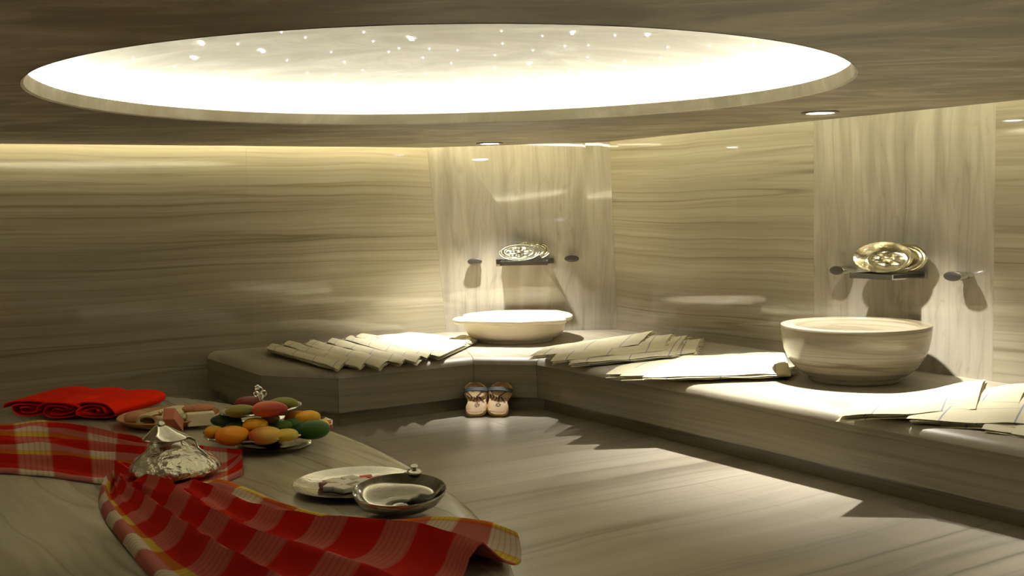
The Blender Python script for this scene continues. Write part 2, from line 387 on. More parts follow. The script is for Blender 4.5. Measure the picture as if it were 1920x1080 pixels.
# ------------------------------------------------------------------ structure: ceiling with oval opening, dome above
OC = Vector((-0.33, 5.39, 0))
FR = [1.9457, 0.0204, 0.0025, -0.0348, -0.0401, 0.0135, 0.0395, -0.0007, 0.0146]
def oval(t, k=1.0, add=0.0, z=0.0):
    r = FR[0] + sum(FR[2*i-1]*math.cos(i*t) + FR[2*i]*math.sin(i*t) for i in range(1, 5))
    r = r*k + add
    return Vector((OC.x + r*math.cos(t), OC.y + r*math.sin(t), z))
NO = 160
TT = [2*math.pi*i/NO for i in range(NO)]
CE = [Vector((-0.74, 10.20, 0)), Vector((0.84, 9.84, 0)), Vector((0.84, 9.84, 0))+Vector((2.08, -3.40, 0)).normalized()*10.9,
      None, Vector((-0.74, 10.20, 0)) - Vector((3.16, 1.76, 0)).normalized()*8.6]
CE[3] = CE[4] + V*10.4
CTH = 0.045
def ceiling():
    bm = bmesh.new(); rings = {}
    for z in (ZC, ZC+CTH):
        o = [bm.verts.new(P3(p, z)) for p in CE]
        zi = z if z == ZC else ZC+0.062
        i = [bm.verts.new(oval(t, 1.0 if z == ZC else 0.992, 0.0, zi)) for t in TT]
        eo = [bm.edges.new((o[k], o[(k+1) % 5])) for k in range(5)]; ei = [bm.edges.new((i[k], i[(k+1) % NO])) for k in range(NO)]
        bmesh.ops.triangle_fill(bm, edges=eo+ei, use_beauty=True, use_dissolve=False)
        rings[z] = (o, i)
    (o1, i1), (o2, i2) = rings[ZC], rings[ZC+CTH]
    for k in range(5): bm.faces.new((o1[k], o1[(k+1) % 5], o2[(k+1) % 5], o2[k]))
    for k in range(NO):
        f = bm.faces.new((i1[k], i1[(k+1) % NO], i2[(k+1) % NO], i2[k])); f.smooth = True
    bmesh.ops.recalc_face_normals(bm, faces=bm.faces)
    me = bpy.data.meshes.new('ceiling'); bm.to_mesh(me); bm.free(); me.materials.append(M['ceil'])
    ob = bpy.data.objects.new('ceiling', me); COL.objects.link(ob); return ob
ceil = tag(ceiling(), 'dark mottled plaster ceiling with a large oval opening', kind='structure')
# rim inside the opening
rows = [[oval(t, 1.0, a, z) for t in TT] for a, z in ((0.0, ZC-0.002), (-0.012, ZC+0.004), (-0.016, ZC+0.03), (-0.020, ZC+0.066), (0.03, ZC+0.066), (0.03, ZC+0.05))]
MB().grid(rows, True).build('oval_rim', M['dome'], ceil)
# dome
DOME_ADD = 0.42; DZ0 = ZC+0.075; DH = 0.30
def dome_z(rho): return DZ0 + DH*(1-rho**2.6)
rows = [[oval(t, 1.0, DOME_ADD, ZC+0.05) for t in TT]]
for q in (1.0, 0.985, 0.96, 0.92, 0.86, 0.78, 0.68, 0.56, 0.42, 0.28, 0.14, 0.03):
    rows.append([OC + (oval(t, 1.0, DOME_ADD) - OC)*q + Vector((0, 0, dome_z(q))) for t in TT])
mb = MB().grid(rows, True); mb.add(rows[-1], [tuple(range(NO))])
dome = mb.build('ceiling_dome', M['dome'], ceil)
# led strip lying on the ledge behind the rim
rows = [[oval(t, 1.0, a, z) for t in TT] for a, z in ((0.20, ZC+0.052), (0.20, ZC+0.066), (0.235, ZC+0.066), (0.235, ZC+0.052))]
MB().grid(rows + [rows[0]], True).build('led_strip', M['led_ring'], ceil)
# real slab above everything
top = MB().add([P3(PL, HT), P3(PR, HT), P3(WR_END, HT), P3(WX, HT), P3(WL_END, HT)], [(0, 1, 2, 3, 4)]).build('ceiling_upper', M['cove'], ceil, smooth=False)
# led strips in the wall gap
def strip(p0, p1, inset, mat):
    d = (p1-p0).normalized(); n = Vector((-d.y, d.x, 0))
    if n.dot(OC-p0) < 0: n = -n
    MB().box(P3(p0+n*0.0005, ZC+0.001), (p1-p0), n*0.014, (0, 0, 0.094)).build('cove_lip', M['ceil'], ceil, smooth=False)
    MB().box(P3(p0-n*inset, ZC+0.096), (p1-p0), n*0.022, (0, 0, 0.016)).build('led_strip', mat, ceil, smooth=False)
strip(CE[4], CE[0], 0.004, M['led_l']); strip(CE[0], CE[1], 0.004, M['led_l']); strip(CE[1], CE[2], 0.004, M['led_r'])
# fibre optic stars in the dome
STARS = [(-1.404, 5.864, 2.472), (-1.933, 5.806, 2.398), (-1.825, 6.161, 2.399), (-1.137, 5.679, 2.499), (-1.051, 5.870, 2.499), (-0.985, 6.290, 2.481), (-0.951, 6.557, 2.459), (-0.740, 5.819, 2.512), (-0.723, 6.079, 2.504), (-0.672, 6.374, 2.487), (-0.874, 6.768, 2.437), (-1.049, 6.815, 2.420), (-1.200, 6.721, 2.422), (-1.631, 6.478, 2.401), (-0.492, 6.548, 2.473), (-0.506, 6.915, 2.425), (-0.282, 6.381, 2.489), (-0.335, 6.687, 2.457), (-0.026, 6.205, 2.497), (-0.072, 6.500, 2.474), (-0.080, 6.784, 2.439), (-0.196, 6.984, 2.410), (-0.029, 5.875, 2.513), (-0.128, 7.186, 2.368), (-0.420, 7.208, 2.369), (-0.940, 7.009, 2.395), (-1.255, 6.396, 2.453), (-0.438, 6.327, 2.493), (0.189, 5.996, 2.502), (0.145, 6.370, 2.479), (0.320, 6.242, 2.481), (0.447, 6.193, 2.477), (0.464, 6.482, 2.449), (0.568, 5.917, 2.485), (0.681, 6.506, 2.426), (0.872, 6.107, 2.445), (0.862, 6.354, 2.424), (1.077, 5.971, 2.427), (1.105, 6.293, 2.396), (1.272, 5.813, 2.404), (0.371, 6.786, 2.414), (0.304, 6.967, 2.388), (0.722, 6.782, 2.381), (0.937, 6.776, 2.354), (-1.201, 7.006, 2.377), (-0.606, 6.289, 2.494)]
for x, y, z in STARS:
    MB().lathe([(0.0, 0.003), (0.0035, 0.0015), (0.0045, -0.001), (0.003, -0.003), (0.0, -0.004)], (x, y, z), n=8).build('star_light', M['star'], dome)
STREAKS = [((-1.555, 5.669, 2.460), (-1.559, 5.779, 2.458)), ((-1.333, 6.044, 2.471), (-1.328, 6.148, 2.466)), ((-1.692, 6.001, 2.430), (-1.670, 6.065, 2.430)), ((-0.532, 5.983, 2.511), (-0.505, 6.091, 2.507)), ((0.338, 5.924, 2.499), (0.354, 5.850, 2.501)), ((0.122, 6.696, 2.443), (0.144, 6.646, 2.449)), ((0.080, 7.009, 2.394), (0.096, 6.964, 2.402)), ((0.720, 5.854, 2.475), (0.741, 5.818, 2.475))]
for a, b_ in STREAKS:
    a, b_ = Vector(a), Vector(b_)
    MB().tube([a, (a+b_)/2 + Vector((0, 0, -0.008)), b_], [0.0015, 0.003, 0.001], 6).build('star_light', M['star'], dome)

# ------------------------------------------------------------------ downlights
def downlight(x, y, label, power, cone=100):
    e = empty('downlight', (x, y, ZC), label, 'ceiling light', 'recessed downlights along the bench')
    MB().lathe([(0.085, -0.001), (0.112, -0.001), (0.118, -0.006), (0.105, -0.011), (0.088, -0.010), (0.085, -0.001)], (x, y, ZC), n=40, cap=False).build('trim_ring', M['trim'], e)
    MB().lathe([(0.0, -0.008), (0.05, -0.008), (0.082, -0.005), (0.086, -0.001)], (x, y, ZC), n=40, cap=False).build('lens', M['lens'], e)
    ld = bpy.data.lights.new('downlight_beam', 'SPOT'); ld.energy = power; ld.color = SPOT_COL; ld.spot_size = R_(cone); ld.spot_blend = 1.0; ld.shadow_soft_size = 0.035
    lo = bpy.data.objects.new('downlight_beam', ld); COL.objects.link(lo); lo.parent = e; lo.location = (0, 0, -0.03)
downlight(-0.168, 9.64, 'small recessed ceiling downlight above the white lobed basin', SPOT_W*0.8, 94)
downlight(1.949, 6.994, 'small recessed ceiling downlight above the round striped basin', SPOT_W)
downlight(3.65, 4.15, 'recessed ceiling downlight further along the right bench', SPOT_W)
downlight(-5.2, 3.4, 'added fill downlight, unseen, at the left end of the room', SPOT_W*1.6, 130)  # unseen lamp added so its bounce brightens the left wall
downlight(2.4, 1.0, 'added fill downlight, unseen, behind the viewer on the right', SPOT_W*0.75, 120)  # no known fixture here, added for fill from behind the camera
# ------------------------------------------------------------------ marble bench along the walls
BF = [Vector(p) for p in ((-2.60, 9.36, 0), (-1.908, 8.30, 0), (-1.29, 8.06, 0), (-0.316, 8.67, 0), (0.18, 8.56, 0), (5.10, 1.10, 0))]
def inset(d):
    out = []
    for i, p in enumerate(BF):
        ns = []
        for a, b_ in ((i-1, i), (i, i+1)):
            if a >= 0 and b_ < len(BF):
                q = (BF[b_]-BF[a]).normalized(); ns.append(Vector((-q.y, q.x, 0)))
        if len(ns) == 1: out.append(p + ns[0]*d)
        else:
            m_ = (ns[0]+ns[1]).normalized(); out.append(p + m_*(d/max(0.3, m_.dot(ns[0]))))
    return out
bench = empty('stone_bench', (0.3, 9.3, 0), 'long striped marble bench with rounded front edge running along the walls', 'bench')
NOSE = [(0.085, ZB), (0.05, ZB-0.004), (0.024, ZB-0.014), (0.008, ZB-0.030), (0.0, ZB-0.055)]
levels = [inset(d) for d, z in NOSE]
def lerp(a, b_, t): return a*(1-t) + b_*t
def top_slab(i0, i1, back, g0=0.0, g1=0.0):
    mb = MB(); rows = []
    for (d, z), lv in zip(NOSE, levels):
        pts = [P3(p, z) for p in lv[i0:i1+1]]
        if g0: pts[0] = pts[0] + (pts[1]-pts[0]).normalized()*g0
        if g1: pts[-1] = pts[-1] + (pts[-2]-pts[-1]).normalized()*g1
        rows.append(pts)
    mb.grid(rows)
    cap = rows[0] + [P3(p, ZB) for p in back]
    mb.add(cap, [tuple(range(len(cap)))])
    low = [Vector((p.x, p.y, ZB-0.055)) for p in rows[-1]]
    return mb.build('top_slab', M['bench_t'], bench, angle=50)
top_slab(0, 3, [PL + NL*0.0, PL - U*2.30], 0.0, 0.002)
top_slab(3, 4, [PR, PL], 0.002, 0.002)
top_slab(4, 5, [PR + V*11.2, PR], 0.002, 0.0)
ZN = ZB-0.055; ZF = 0.11
in4 = inset(0.04); in8 = inset(0.09); in12 = inset(0.13)
for i in range(5):
    a, b_ = BF[i], BF[i+1]; c, d = in4[i], in4[i+1]
    g = (b_-a).normalized()*0.0015
    f = [P3(a+g, ZF), P3(b_-g, ZF), P3(d-g, ZF), P3(c+g, ZF), P3(a+g, ZN), P3(b_-g, ZN), P3(d-g, ZN), P3(c+g, ZN)]
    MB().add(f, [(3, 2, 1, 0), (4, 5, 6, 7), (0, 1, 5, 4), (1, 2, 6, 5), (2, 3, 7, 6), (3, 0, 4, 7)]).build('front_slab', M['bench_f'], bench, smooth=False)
    a, b_, c, d = in8[i], in8[i+1], in12[i], in12[i+1]
    f = [P3(a, 0), P3(b_, 0), P3(d, 0), P3(c, 0), P3(a, ZF+0.03), P3(b_, ZF+0.03), P3(d, ZF+0.03), P3(c, ZF+0.03)]
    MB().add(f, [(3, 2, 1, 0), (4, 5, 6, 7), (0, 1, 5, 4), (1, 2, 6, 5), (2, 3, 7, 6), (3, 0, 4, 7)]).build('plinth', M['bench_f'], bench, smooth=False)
und = [P3(p, ZF+0.002) for p in in4] + [P3(PR+V*11.2, ZF+0.002), P3(PR, ZF+0.002), P3(PL, ZF+0.002), P3(PL-U*2.3, ZF+0.002)]
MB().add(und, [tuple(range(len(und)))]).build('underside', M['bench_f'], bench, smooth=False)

# ------------------------------------------------------------------ oval marble table
TC = Vector((-1.45, 4.631, 0)); TA, TB_, TH = 2.409, 0.96, -1.054
def tpt(t, d=0.0, z=0.0):
    x, y = (TA-d)*math.cos(t), (TB_-d)*math.sin(t)
    return Vector((TC.x + x*math.cos(TH) - y*math.sin(TH), TC.y + x*math.sin(TH) + y*math.cos(TH), z))
def table_out(p):   # > 0 outside the rim, roughly in metres
    dx, dy = p[0]-TC.x, p[1]-TC.y
    x = dx*math.cos(TH)+dy*math.sin(TH); y = -dx*math.sin(TH)+dy*math.cos(TH)
    k = math.hypot(x/TA, y/TB_)
    return (k-1)*math.hypot(x, y)/max(k, 1e-6)
table = empty('marble_table', (TC.x, TC.y, 0), 'large oval marble slab table with rounded edge holding fruit and towels', 'table')
SP = Vector((-1.47, 3.49, 0)); SN = Vector((0.515, -0.857, 0))
TN = 240
side = [(tpt(2*math.pi*i/TN)-SP).dot(SN) > 0 for i in range(TN)]
TNOSE = [(0.09, ZT), (0.055, ZT-0.005), (0.026, ZT-0.018), (0.008, ZT-0.042), (0.0, ZT-0.075)]
for s_ in (False, True):
    idx = [i for i in range(TN) if side[i] == s_]
    st = next(i for i in idx if side[(i-1) % TN] != s_); order = []
    i = st
    while side[i % TN] == s_: order.append(i % TN); i += 1
    if s_: order = [(order[0]-1) % TN] + order + [(order[-1]+1) % TN]
    rows = []
    for d, z in TNOSE:
        rows.append([tpt(2*math.pi*k/TN, d, z) for k in order])
    mb = MB().grid(rows); mb.add(rows[0], [tuple(range(len(rows[0])))])
    mb.build('table_slab', M['table'], table, angle=50)
rows = [[tpt(2*math.pi*i/TN, 0.004, z) for i in range(TN)] for z in (ZT-0.074, 0.0)]
MB().grid(rows, True).build('base', M['tside'], table)

# ------------------------------------------------------------------ basins
b2 = Vector((2.24, 7.219, ZB))
prof = [(0.0, 0.0), (0.285, 0.0), (0.297, 0.012), (0.30, 0.030), (0.345, 0.055), (0.395, 0.100), (0.430, 0.150), (0.455, 0.21), (0.470, 0.28), (0.478, 0.355), (0.474, 0.368),
        (0.398, 0.368), (0.394, 0.362), (0.391, 0.30), (0.384, 0.22), (0.35, 0.13), (0.22, 0.085), (0.0, 0.075)]
tag(MB().lathe(prof, b2, n=96).build('stone_basin', M['bowl2'], angle=35), 'round deep bowl basin of brown striped marble on the right bench', 'basin')
OUT = [(-0.524, 9.598), (-0.494, 9.456), (-0.277, 9.348), (0.084, 9.256), (0.422, 9.322), (0.462, 9.40), (0.440, 9.50), (0.506, 9.60), (0.535, 9.764), (0.515, 9.963),
       (0.418, 10.22), (0.13, 10.30), (-0.155, 10.29), (-0.380, 10.12), (-0.447, 9.963), (-0.430, 9.80), (-0.51, 9.72)]
C1 = Vector((0.02, 9.76, 0))
def cr(t, pts):      # ray from the centre to the closed outline
    d = Vector((math.cos(t), math.sin(t))); best = 0
    for i in range(len(pts)):
        a = Vector((pts[i][0]-C1.x, pts[i][1]-C1.y)); b_ = Vector((pts[(i+1) % len(pts)][0]-C1.x, pts[(i+1) % len(pts)][1]-C1.y))
        e = b_-a; den = d.x*e.y - d.y*e.x
        if abs(den) < 1e-9: continue
        k = (a.x*e.y - a.y*e.x)/den; q = (a.x*d.y - a.y*d.x)/den
        if k > 0 and -1e-6 <= q <= 1+1e-6: best = max(best, k)
    return best
NB = 180; rad = [cr(2*math.pi*i/NB, OUT) for i in range(NB)]
rad = [0.25*rad[i-1]+0.5*rad[i]+0.25*rad[(i+1) % NB] for i in range(NB)]
rs = rad[:]
for _ in range(60): rs = [0.25*rs[i-1]+0.5*rs[i]+0.25*rs[(i+1) % NB] for i in range(NB)]
ZR = 0.637
def ring1(fn, z): return [Vector((C1.x+fn(i)*math.cos(2*math.pi*i/NB), C1.y+fn(i)*math.sin(2*math.pi*i/NB), z)) for i in range(NB)]
rows = [ring1(lambda i: 0.31, ZB), ring1(lambda i: 0.330, ZB+0.004), ring1(lambda i: 0.336, ZB+0.026), ring1(lambda i: 0.372, ZB+0.036), ring1(lambda i: 0.418, ZB+0.062), ring1(lambda i: 0.438, ZB+0.10),
        ring1(lambda i: min(0.447, rad[i]-0.012), ZB+0.175), ring1(lambda i: rad[i]-0.008, ZB+0.180), ring1(lambda i: rad[i], ZB+0.188), ring1(lambda i: rad[i], ZR-0.006), ring1(lambda i: rad[i]-0.008, ZR),
        ring1(lambda i: rs[i]*0.80, ZR), ring1(lambda i: rs[i]*0.78, ZR-0.012), ring1(lambda i: rs[i]*0.70, ZR-0.09), ring1(lambda i: rs[i]*0.45, ZR-0.13), ring1(lambda i: 0.02, ZR-0.135)]
mb = MB().grid(rows, True); mb.add(rows[0], [tuple(range(NB))]); mb.add(rows[-1], [tuple(range(NB))])
tag(mb.build('lobed_basin', M['white_stone'], angle=50), 'white marble basin with lobed flat rim in the bench corner', 'basin')

# ------------------------------------------------------------------ wall shelves, taps and dishes
class Fr:      # a frame on a wall: x along the wall (to the right), y out of the wall, z up
    def __init__(s, o, x, y): s.o, s.x, s.y, s.z = Vector(o), Vector(x), Vector(y), Zv
    def p(s, a, b_, c): return s.o + s.x*a + s.y*b_ + s.z*c
    def v(s, a, b_, c): return s.x*a + s.y*b_ + s.z*c
    def box(s, mb, a0, a1, b0, b1, c0, c1): return mb.box(s.p(a0, b0, c0), s.v(a1-a0, 0, 0), s.v(0, b1-b0, 0), s.v(0, 0, c1-c0))
def tap(fr, a, c, label):
    e = empty('wall_tap', fr.p(a, 0, c), label, 'tap', 'round taps beside the wall shelves')
    ax, ay, az = fr.v(1, 0, 0), fr.v(0, 0, 0.46), fr.v(0, 1, 0)
    MB().lathe([(0.050, 0.0), (0.050, 0.06), (0.066, 0.085), (0.070, 0.15), (0.067, 0.156)], fr.p(a, 0.001, c), ax, ay, az, 32, cap=False).build('body', M['chrome'], e)
    MB().lathe([(0.067, 0.156), (0.062, 0.158), (0.0, 0.159)], fr.p(a, 0.001, c), ax, ay, az, 32, cap=False).build('face', M['dark_chrome'], e)
def shelf(fr, a, c, w_, label):
    e = empty('wall_shelf', fr.p(a, 0, c), label, 'shelf', 'chrome soap shelves on the wall')
    D = 0.30; h = 0.034
    fr.box(MB(), a-w_/2, a+w_/2, 0.001, 0.035, c-h, c+0.012).build('back_bar', M['chrome'], e, smooth=False)
    fr.box(MB(), a-w_/2+0.05, a+w_/2-0.05, 0.035, D, c-h, c-h+0.008).build('tray', M['chrome'], e, smooth=False)
    fr.box(MB(), a-w_/2+0.05, a+w_/2-0.05, D-0.012, D, c-h+0.008, c).build('front_lip', M['chrome'], e, smooth=False)
    for s_ in (-1, 1):
        x0 = a+s_*(w_/2-0.05); fr.box(MB(), min(x0, x0-s_*0.014), max(x0, x0-s_*0.014), 0.035, D-0.012, c-h+0.008, c).build('side_lip', M['dark_chrome'], e, smooth=False)
def dish(fr, a, b_, c, ra, rb, lean, prof, name, label, mat, petals=0, yaw=0.0, seg=72):
    # disc facing out of the wall, leaning back; ra horizontal radius, rb half height; prof in units of radius, depth in metres
    ex = fr.v(math.cos(yaw), math.sin(yaw), 0); out = fr.v(-math.sin(yaw), math.cos(yaw), 0)
    up = (Zv*math.cos(lean) - out*math.sin(lean)); nrm = out*math.cos(lean)+Zv*math.sin(lean)
    def mod(r, z, t, i):
        if petals and 0.22 < r < 0.62: z = z + 0.012*(0.5+0.5*math.cos(petals*t))*math.sin((r-0.22)/0.40*math.pi)
        if r > 0.97: r = r*(1+0.008*math.cos(24*t))
        return r, z
    o = MB().lathe(prof, fr.p(a, b_, c), ex*ra, up*rb, nrm, seg, mod).build(name, mat, angle=60)
    return tag(o, label, 'dish', 'engraved metal dishes leaning on the wall shelves')
DPROF = [(0.0, 0.0), (0.98, 0.0), (1.0, 0.006), (0.985, 0.012), (0.93, 0.010), (0.90, 0.016), (0.84, 0.016), (0.81, 0.009), (0.76, 0.014), (0.70, 0.018), (0.66, 0.014), (0.62, 0.012), (0.55, 0.014), (0.48, 0.015), (0.40, 0.016), (0.33, 0.014), (0.27, 0.012), (0.22, 0.016), (0.17, 0.034), (0.10, 0.044), (0.0, 0.048)]
WPROF = [(0.0, -0.050), (0.66, -0.050), (0.80, -0.022), (0.98, 0.012), (1.0, 0.018), (0.985, 0.024), (0.93, 0.016), (0.80, -0.006), (0.70, -0.034), (0.66, -0.038), (0.62, -0.035), (0.55, -0.030), (0.48, -0.027), (0.40, -0.028), (0.33, -0.032), (0.25, -0.035), (0.20, -0.028), (0.15, -0.008), (0.08, 0.004), (0.0, 0.008)]
XC = (PR-PL).normalized()
f1 = Fr((0.127, 10.464, 1.093), XC, nC)
tap(f1, -0.462, 0.0, 'round chrome tap left of the corner wall shelf')
tap(f1, 0.441, 0.012, 'round chrome tap right of the corner wall shelf')
shelf(f1, 0.0, 0.0, 0.54, 'chrome wall shelf above the white lobed basin')
dish(f1, 0.055, 0.085, 0.090, 0.190, 0.090, 0.22, DPROF, 'metal_dish', 'plain rimmed metal dish leaning behind the embossed dish on the corner shelf', M['brass_plate'])
dish(f1, -0.045, 0.175, 0.080, 0.190, 0.080, 0.28, DPROF, 'metal_dish', 'embossed silver dish with rings in front on the corner shelf', M['silver_dish'], 8)
f2 = Fr((2.720, 7.613, 1.094), V, NR)
tap(f2, -0.487, 0.0, 'round chrome tap left of the right wall shelf')
tap(f2, 0.477, 0.0, 'round chrome tap right of the right wall shelf')
shelf(f2, -0.06, 0.0, 0.46, 'chrome wall shelf above the round striped basin')
dish(f2, 0.03, 0.10, 0.100, 0.215, 0.105, 0.25, DPROF, 'metal_dish', 'dull metal dish half hidden behind the wide dish on the right shelf', M['brass_plate'])
dish(f2, -0.04, 0.185, 0.105, 0.235, 0.108, 0.30, WPROF, 'metal_dish', 'wide gilded dish with flower boss leaning on the right shelf', M['brass_plate'], 6, -0.1)

# ------------------------------------------------------------------ wooden clogs
def clog(name, label, xb, yb, lean_y, flip, yaw):
    # lies in a plane leaning back against the bench: local x across, y up along the sole, z out of the sole
    L, W = 0.315, 0.098
    o = Vector((xb, yb, 0.012)); ang = R_(42)
    ey = Vector((math.sin(yaw)*0.6, math.cos(ang), math.sin(ang))).normalized(); ex = Vector((1, 0, 0)); ex = (ex - ey*ex.dot(ey)).normalized(); ez = ex.cross(ey)
    if ez.y > 0: ez = -ez
    e = empty(name, (xb, yb, 0), label, 'clog', 'pair of wooden bath clogs')
    def hw(t):       # half width along the sole, heel at 0
        pts = [(0, 0.35), (0.04, 0.62), (0.12, 0.80), (0.25, 0.86), (0.42, 0.74), (0.58, 0.80), (0.72, 0.96), (0.84, 0.92), (0.93, 0.74), (1.0, 0.42)]
        for (a, u), (b_, v) in zip(pts[:-1], pts[1:]):
            if t <= b_: return W*(u+(v-u)*(t-a)/(b_-a))
        return W*0.3
    def cx(t): return flip*0.012*math.sin(t*math.pi*1.2)
    def P(x, t, h): return o + ex*x + ey*(t*L) + ez*h
    def hz(t): return 0.012*math.cos(t*5.0)*0.5
    n = 28; rows = []
    for i in range(n+1):
        t = i/n; w_ = hw(t); c = cx(t)
        sec = [(-1, -0.018), (-1, 0.006), (-0.92, 0.013), (-0.5, 0.012), (0, 0.010), (0.5, 0.012), (0.92, 0.013), (1, 0.006), (1, -0.018)]
        rows.append([P(c+a*w_, t, b_+hz(t)) for a, b_ in sec])
    mb = MB(); nv = 9
    mb.grid(rows, True); mb.add(rows[0], [tuple(range(nv))]); mb.add(rows[-1], [tuple(range(nv))])
    mb.build('sole', M['wood'], e, angle=50)
    for t in (0.2, 0.74):
        MB().cbox(P(cx(t), t, -0.018-0.018+hz(t)), ex*hw(t)*0.8, ey*0.02, ez*0.019).build('cleat', M['wood'], e, smooth=False)
    rows = []
    for k in range(17):
        q = math.pi*k/16; t = 0.735
        x = cx(t) - math.cos(q)*hw(t)*1.08; h = 0.004 + math.sin(q)**0.7*0.034
        rows.append([P(x, t-0.052+0.006*math.sin(q), h), P(x, t+0.052+0.006*math.sin(q), h*0.97), P(x, t+0.052, h*0.97-0.006), P(x, t-0.052, h-0.006)])
    mb = MB(); mb.grid(rows, True); mb.add(rows[0], [(0, 1, 2, 3)]); mb.add(rows[-1], [(0, 1, 2, 3)])
    st = mb.build('strap', M['strap'], e, angle=50)
    for s_ in (-1, 1):
        MB().cbox(P(cx(0.735)+s_*hw(0.735)*1.09, 0.735, 0.0), ex*0.003, ey*0.014, ez*0.012).build('stud', M['stud'], st, smooth=False)
    mb = MB()
    def mark(x0, t0, x1, t1, wd=0.005):
        a, b_ = P(cx(t0)+x0*W, t0, 0.0128+hz(t0)), P(cx(t1)+x1*W, t1, 0.0128+hz(t1)); d = (b_-a); nn = d.normalized().cross(ez)*wd
        mb.add([a-nn*0.5, a+nn, b_+nn*0.4, b_-nn*0.5, a-nn*0.5+ez*0.0012, a+nn+ez*0.0012, b_+nn*0.4+ez*0.0012, b_-nn*0.5+ez*0.0012],
               [(3, 2, 1, 0), (4, 5, 6, 7), (0, 1, 5, 4), (1, 2, 6, 5), (2, 3, 7, 6), (3, 0, 4, 7)])
    for x0, t0, x1, t1, wd in ((0.05, 0.52, 0.02, 0.38, 0.009), (0.05, 0.52, 0.42, 0.60, 0.007), (-0.70, 0.62, -0.36, 0.49, 0.008), (-0.36, 0.49, -0.55, 0.41, 0.006), (-0.22, 0.50, -0.10, 0.47, 0.005),
                               (-0.10, 0.47, -0.28, 0.40, 0.005), (0.18, 0.50, 0.55, 0.37, 0.009), (-0.68, 0.54, -0.58, 0.45, 0.007), (0.35, 0.62, 0.55, 0.60, 0.005), (-0.35, 0.64, -0.15, 0.63, 0.005), (0.48, 0.47, 0.58, 0.45, 0.004)):
        mark(x0, 0.52+(t0-0.47)*1.45, x1, 0.52+(t1-0.47)*1.45, wd)
    for k in range(6):
        q = k*math.pi/3; mark(0.03+0.16*math.cos(q), 0.30+0.045*math.sin(q), 0.03+0.16*math.cos(q+0.8), 0.30+0.045*math.sin(q+0.8), 0.005)
    for k in range(9): mark(-0.6+0.15*k, 0.10-0.04*math.sin(math.pi*(k+0.5)/9), -0.54+0.15*k, 0.10-0.04*math.sin(math.pi*(k+0.9)/9), 0.004)
    for k in range(8): mark(-0.62+0.165*k, 0.84, -0.54+0.165*k, 0.845, 0.005)
    for r_ in (0.28, 0.44, 0.58):
        for k in range(8):
            q0, q1 = math.pi*k/8, math.pi*(k+0.9)/8; mark(r_*math.cos(q0), 0.86+0.20*r_*math.sin(q0), r_*math.cos(q1), 0.86+0.20*r_*math.sin(q1), 0.0035)
    tag(mb.build('burnt_pattern', M['burn'], e, smooth=False), kind='stuff')
clog('wooden_clog', 'left wooden bath clog with burnt pattern leaning on the bench', -0.300, 8.375, 0, 1, 0.0)
clog('wooden_clog', 'right wooden bath clog with burnt pattern leaning on the bench', -0.125, 8.36, 0, -1, 0.16)

# ------------------------------------------------------------------ cream towels on the bench
def bil(c, u, v): return c[0]*(1-u)*(1-v) + c[1]*u*(1-v) + c[2]*u*v + c[3]*(1-u)*v
def sheet(mb, cs, t, seed, wav=0.006, bulge=0.012, nu=18, nv=9, uo=0.0, vo=0.0, rest=None):
    lu = (cs[1]-cs[0]).length; lv = (cs[3]-cs[0]).length
    tops, bots, uvs = [], [], []
    for i in range(nu+1):
        a, b_, q = [], [], []
        for j in range(nv+1):
            u, v = i/nu, j/nv; p = bil(cs, u, v)
            nz = noise.noise(Vector((p.x*4+seed, p.y*4, seed*1.7)))
            z = p.z + bulge*math.sin(math.pi*v)*0.8 + wav*nz + wav*1.2*noise.noise(Vector((u*5+seed, v*2.2, seed)))
            e = max(0.0, 1-abs(2*v-1)**8)**0.5 * (0.35+0.65*max(0.0, 1-abs(2*u-1)**14))
            s_ = Vector((noise.noise(Vector((u*3, seed, 1)))*0.012, noise.noise(Vector((seed, u*3, 4)))*0.03, 0))
            a.append(Vector((p.x, p.y, z+t*0.5*e))+s_); b_.append(Vector((p.x, p.y, z-t*0.5*e))+s_); q.append((u*lu+uo, v*lv+vo))
        tops.append(a); bots.append(b_); uvs.append(q)
    mb.grid(tops, uvs=uvs); mb.grid(bots, uvs=uvs)
    mb.grid([tops[0], bots[0]], uvs=[uvs[0], uvs[0]]); mb.grid([tops[-1], bots[-1]], uvs=[uvs[-1], uvs[-1]])
    mb.grid([[r[0] for r in tops], [r[0] for r in bots]], uvs=[[r[0] for r in uvs]]*2); mb.grid([[r[-1] for r in tops], [r[-1] for r in bots]], uvs=[[r[-1] for r in uvs]]*2)
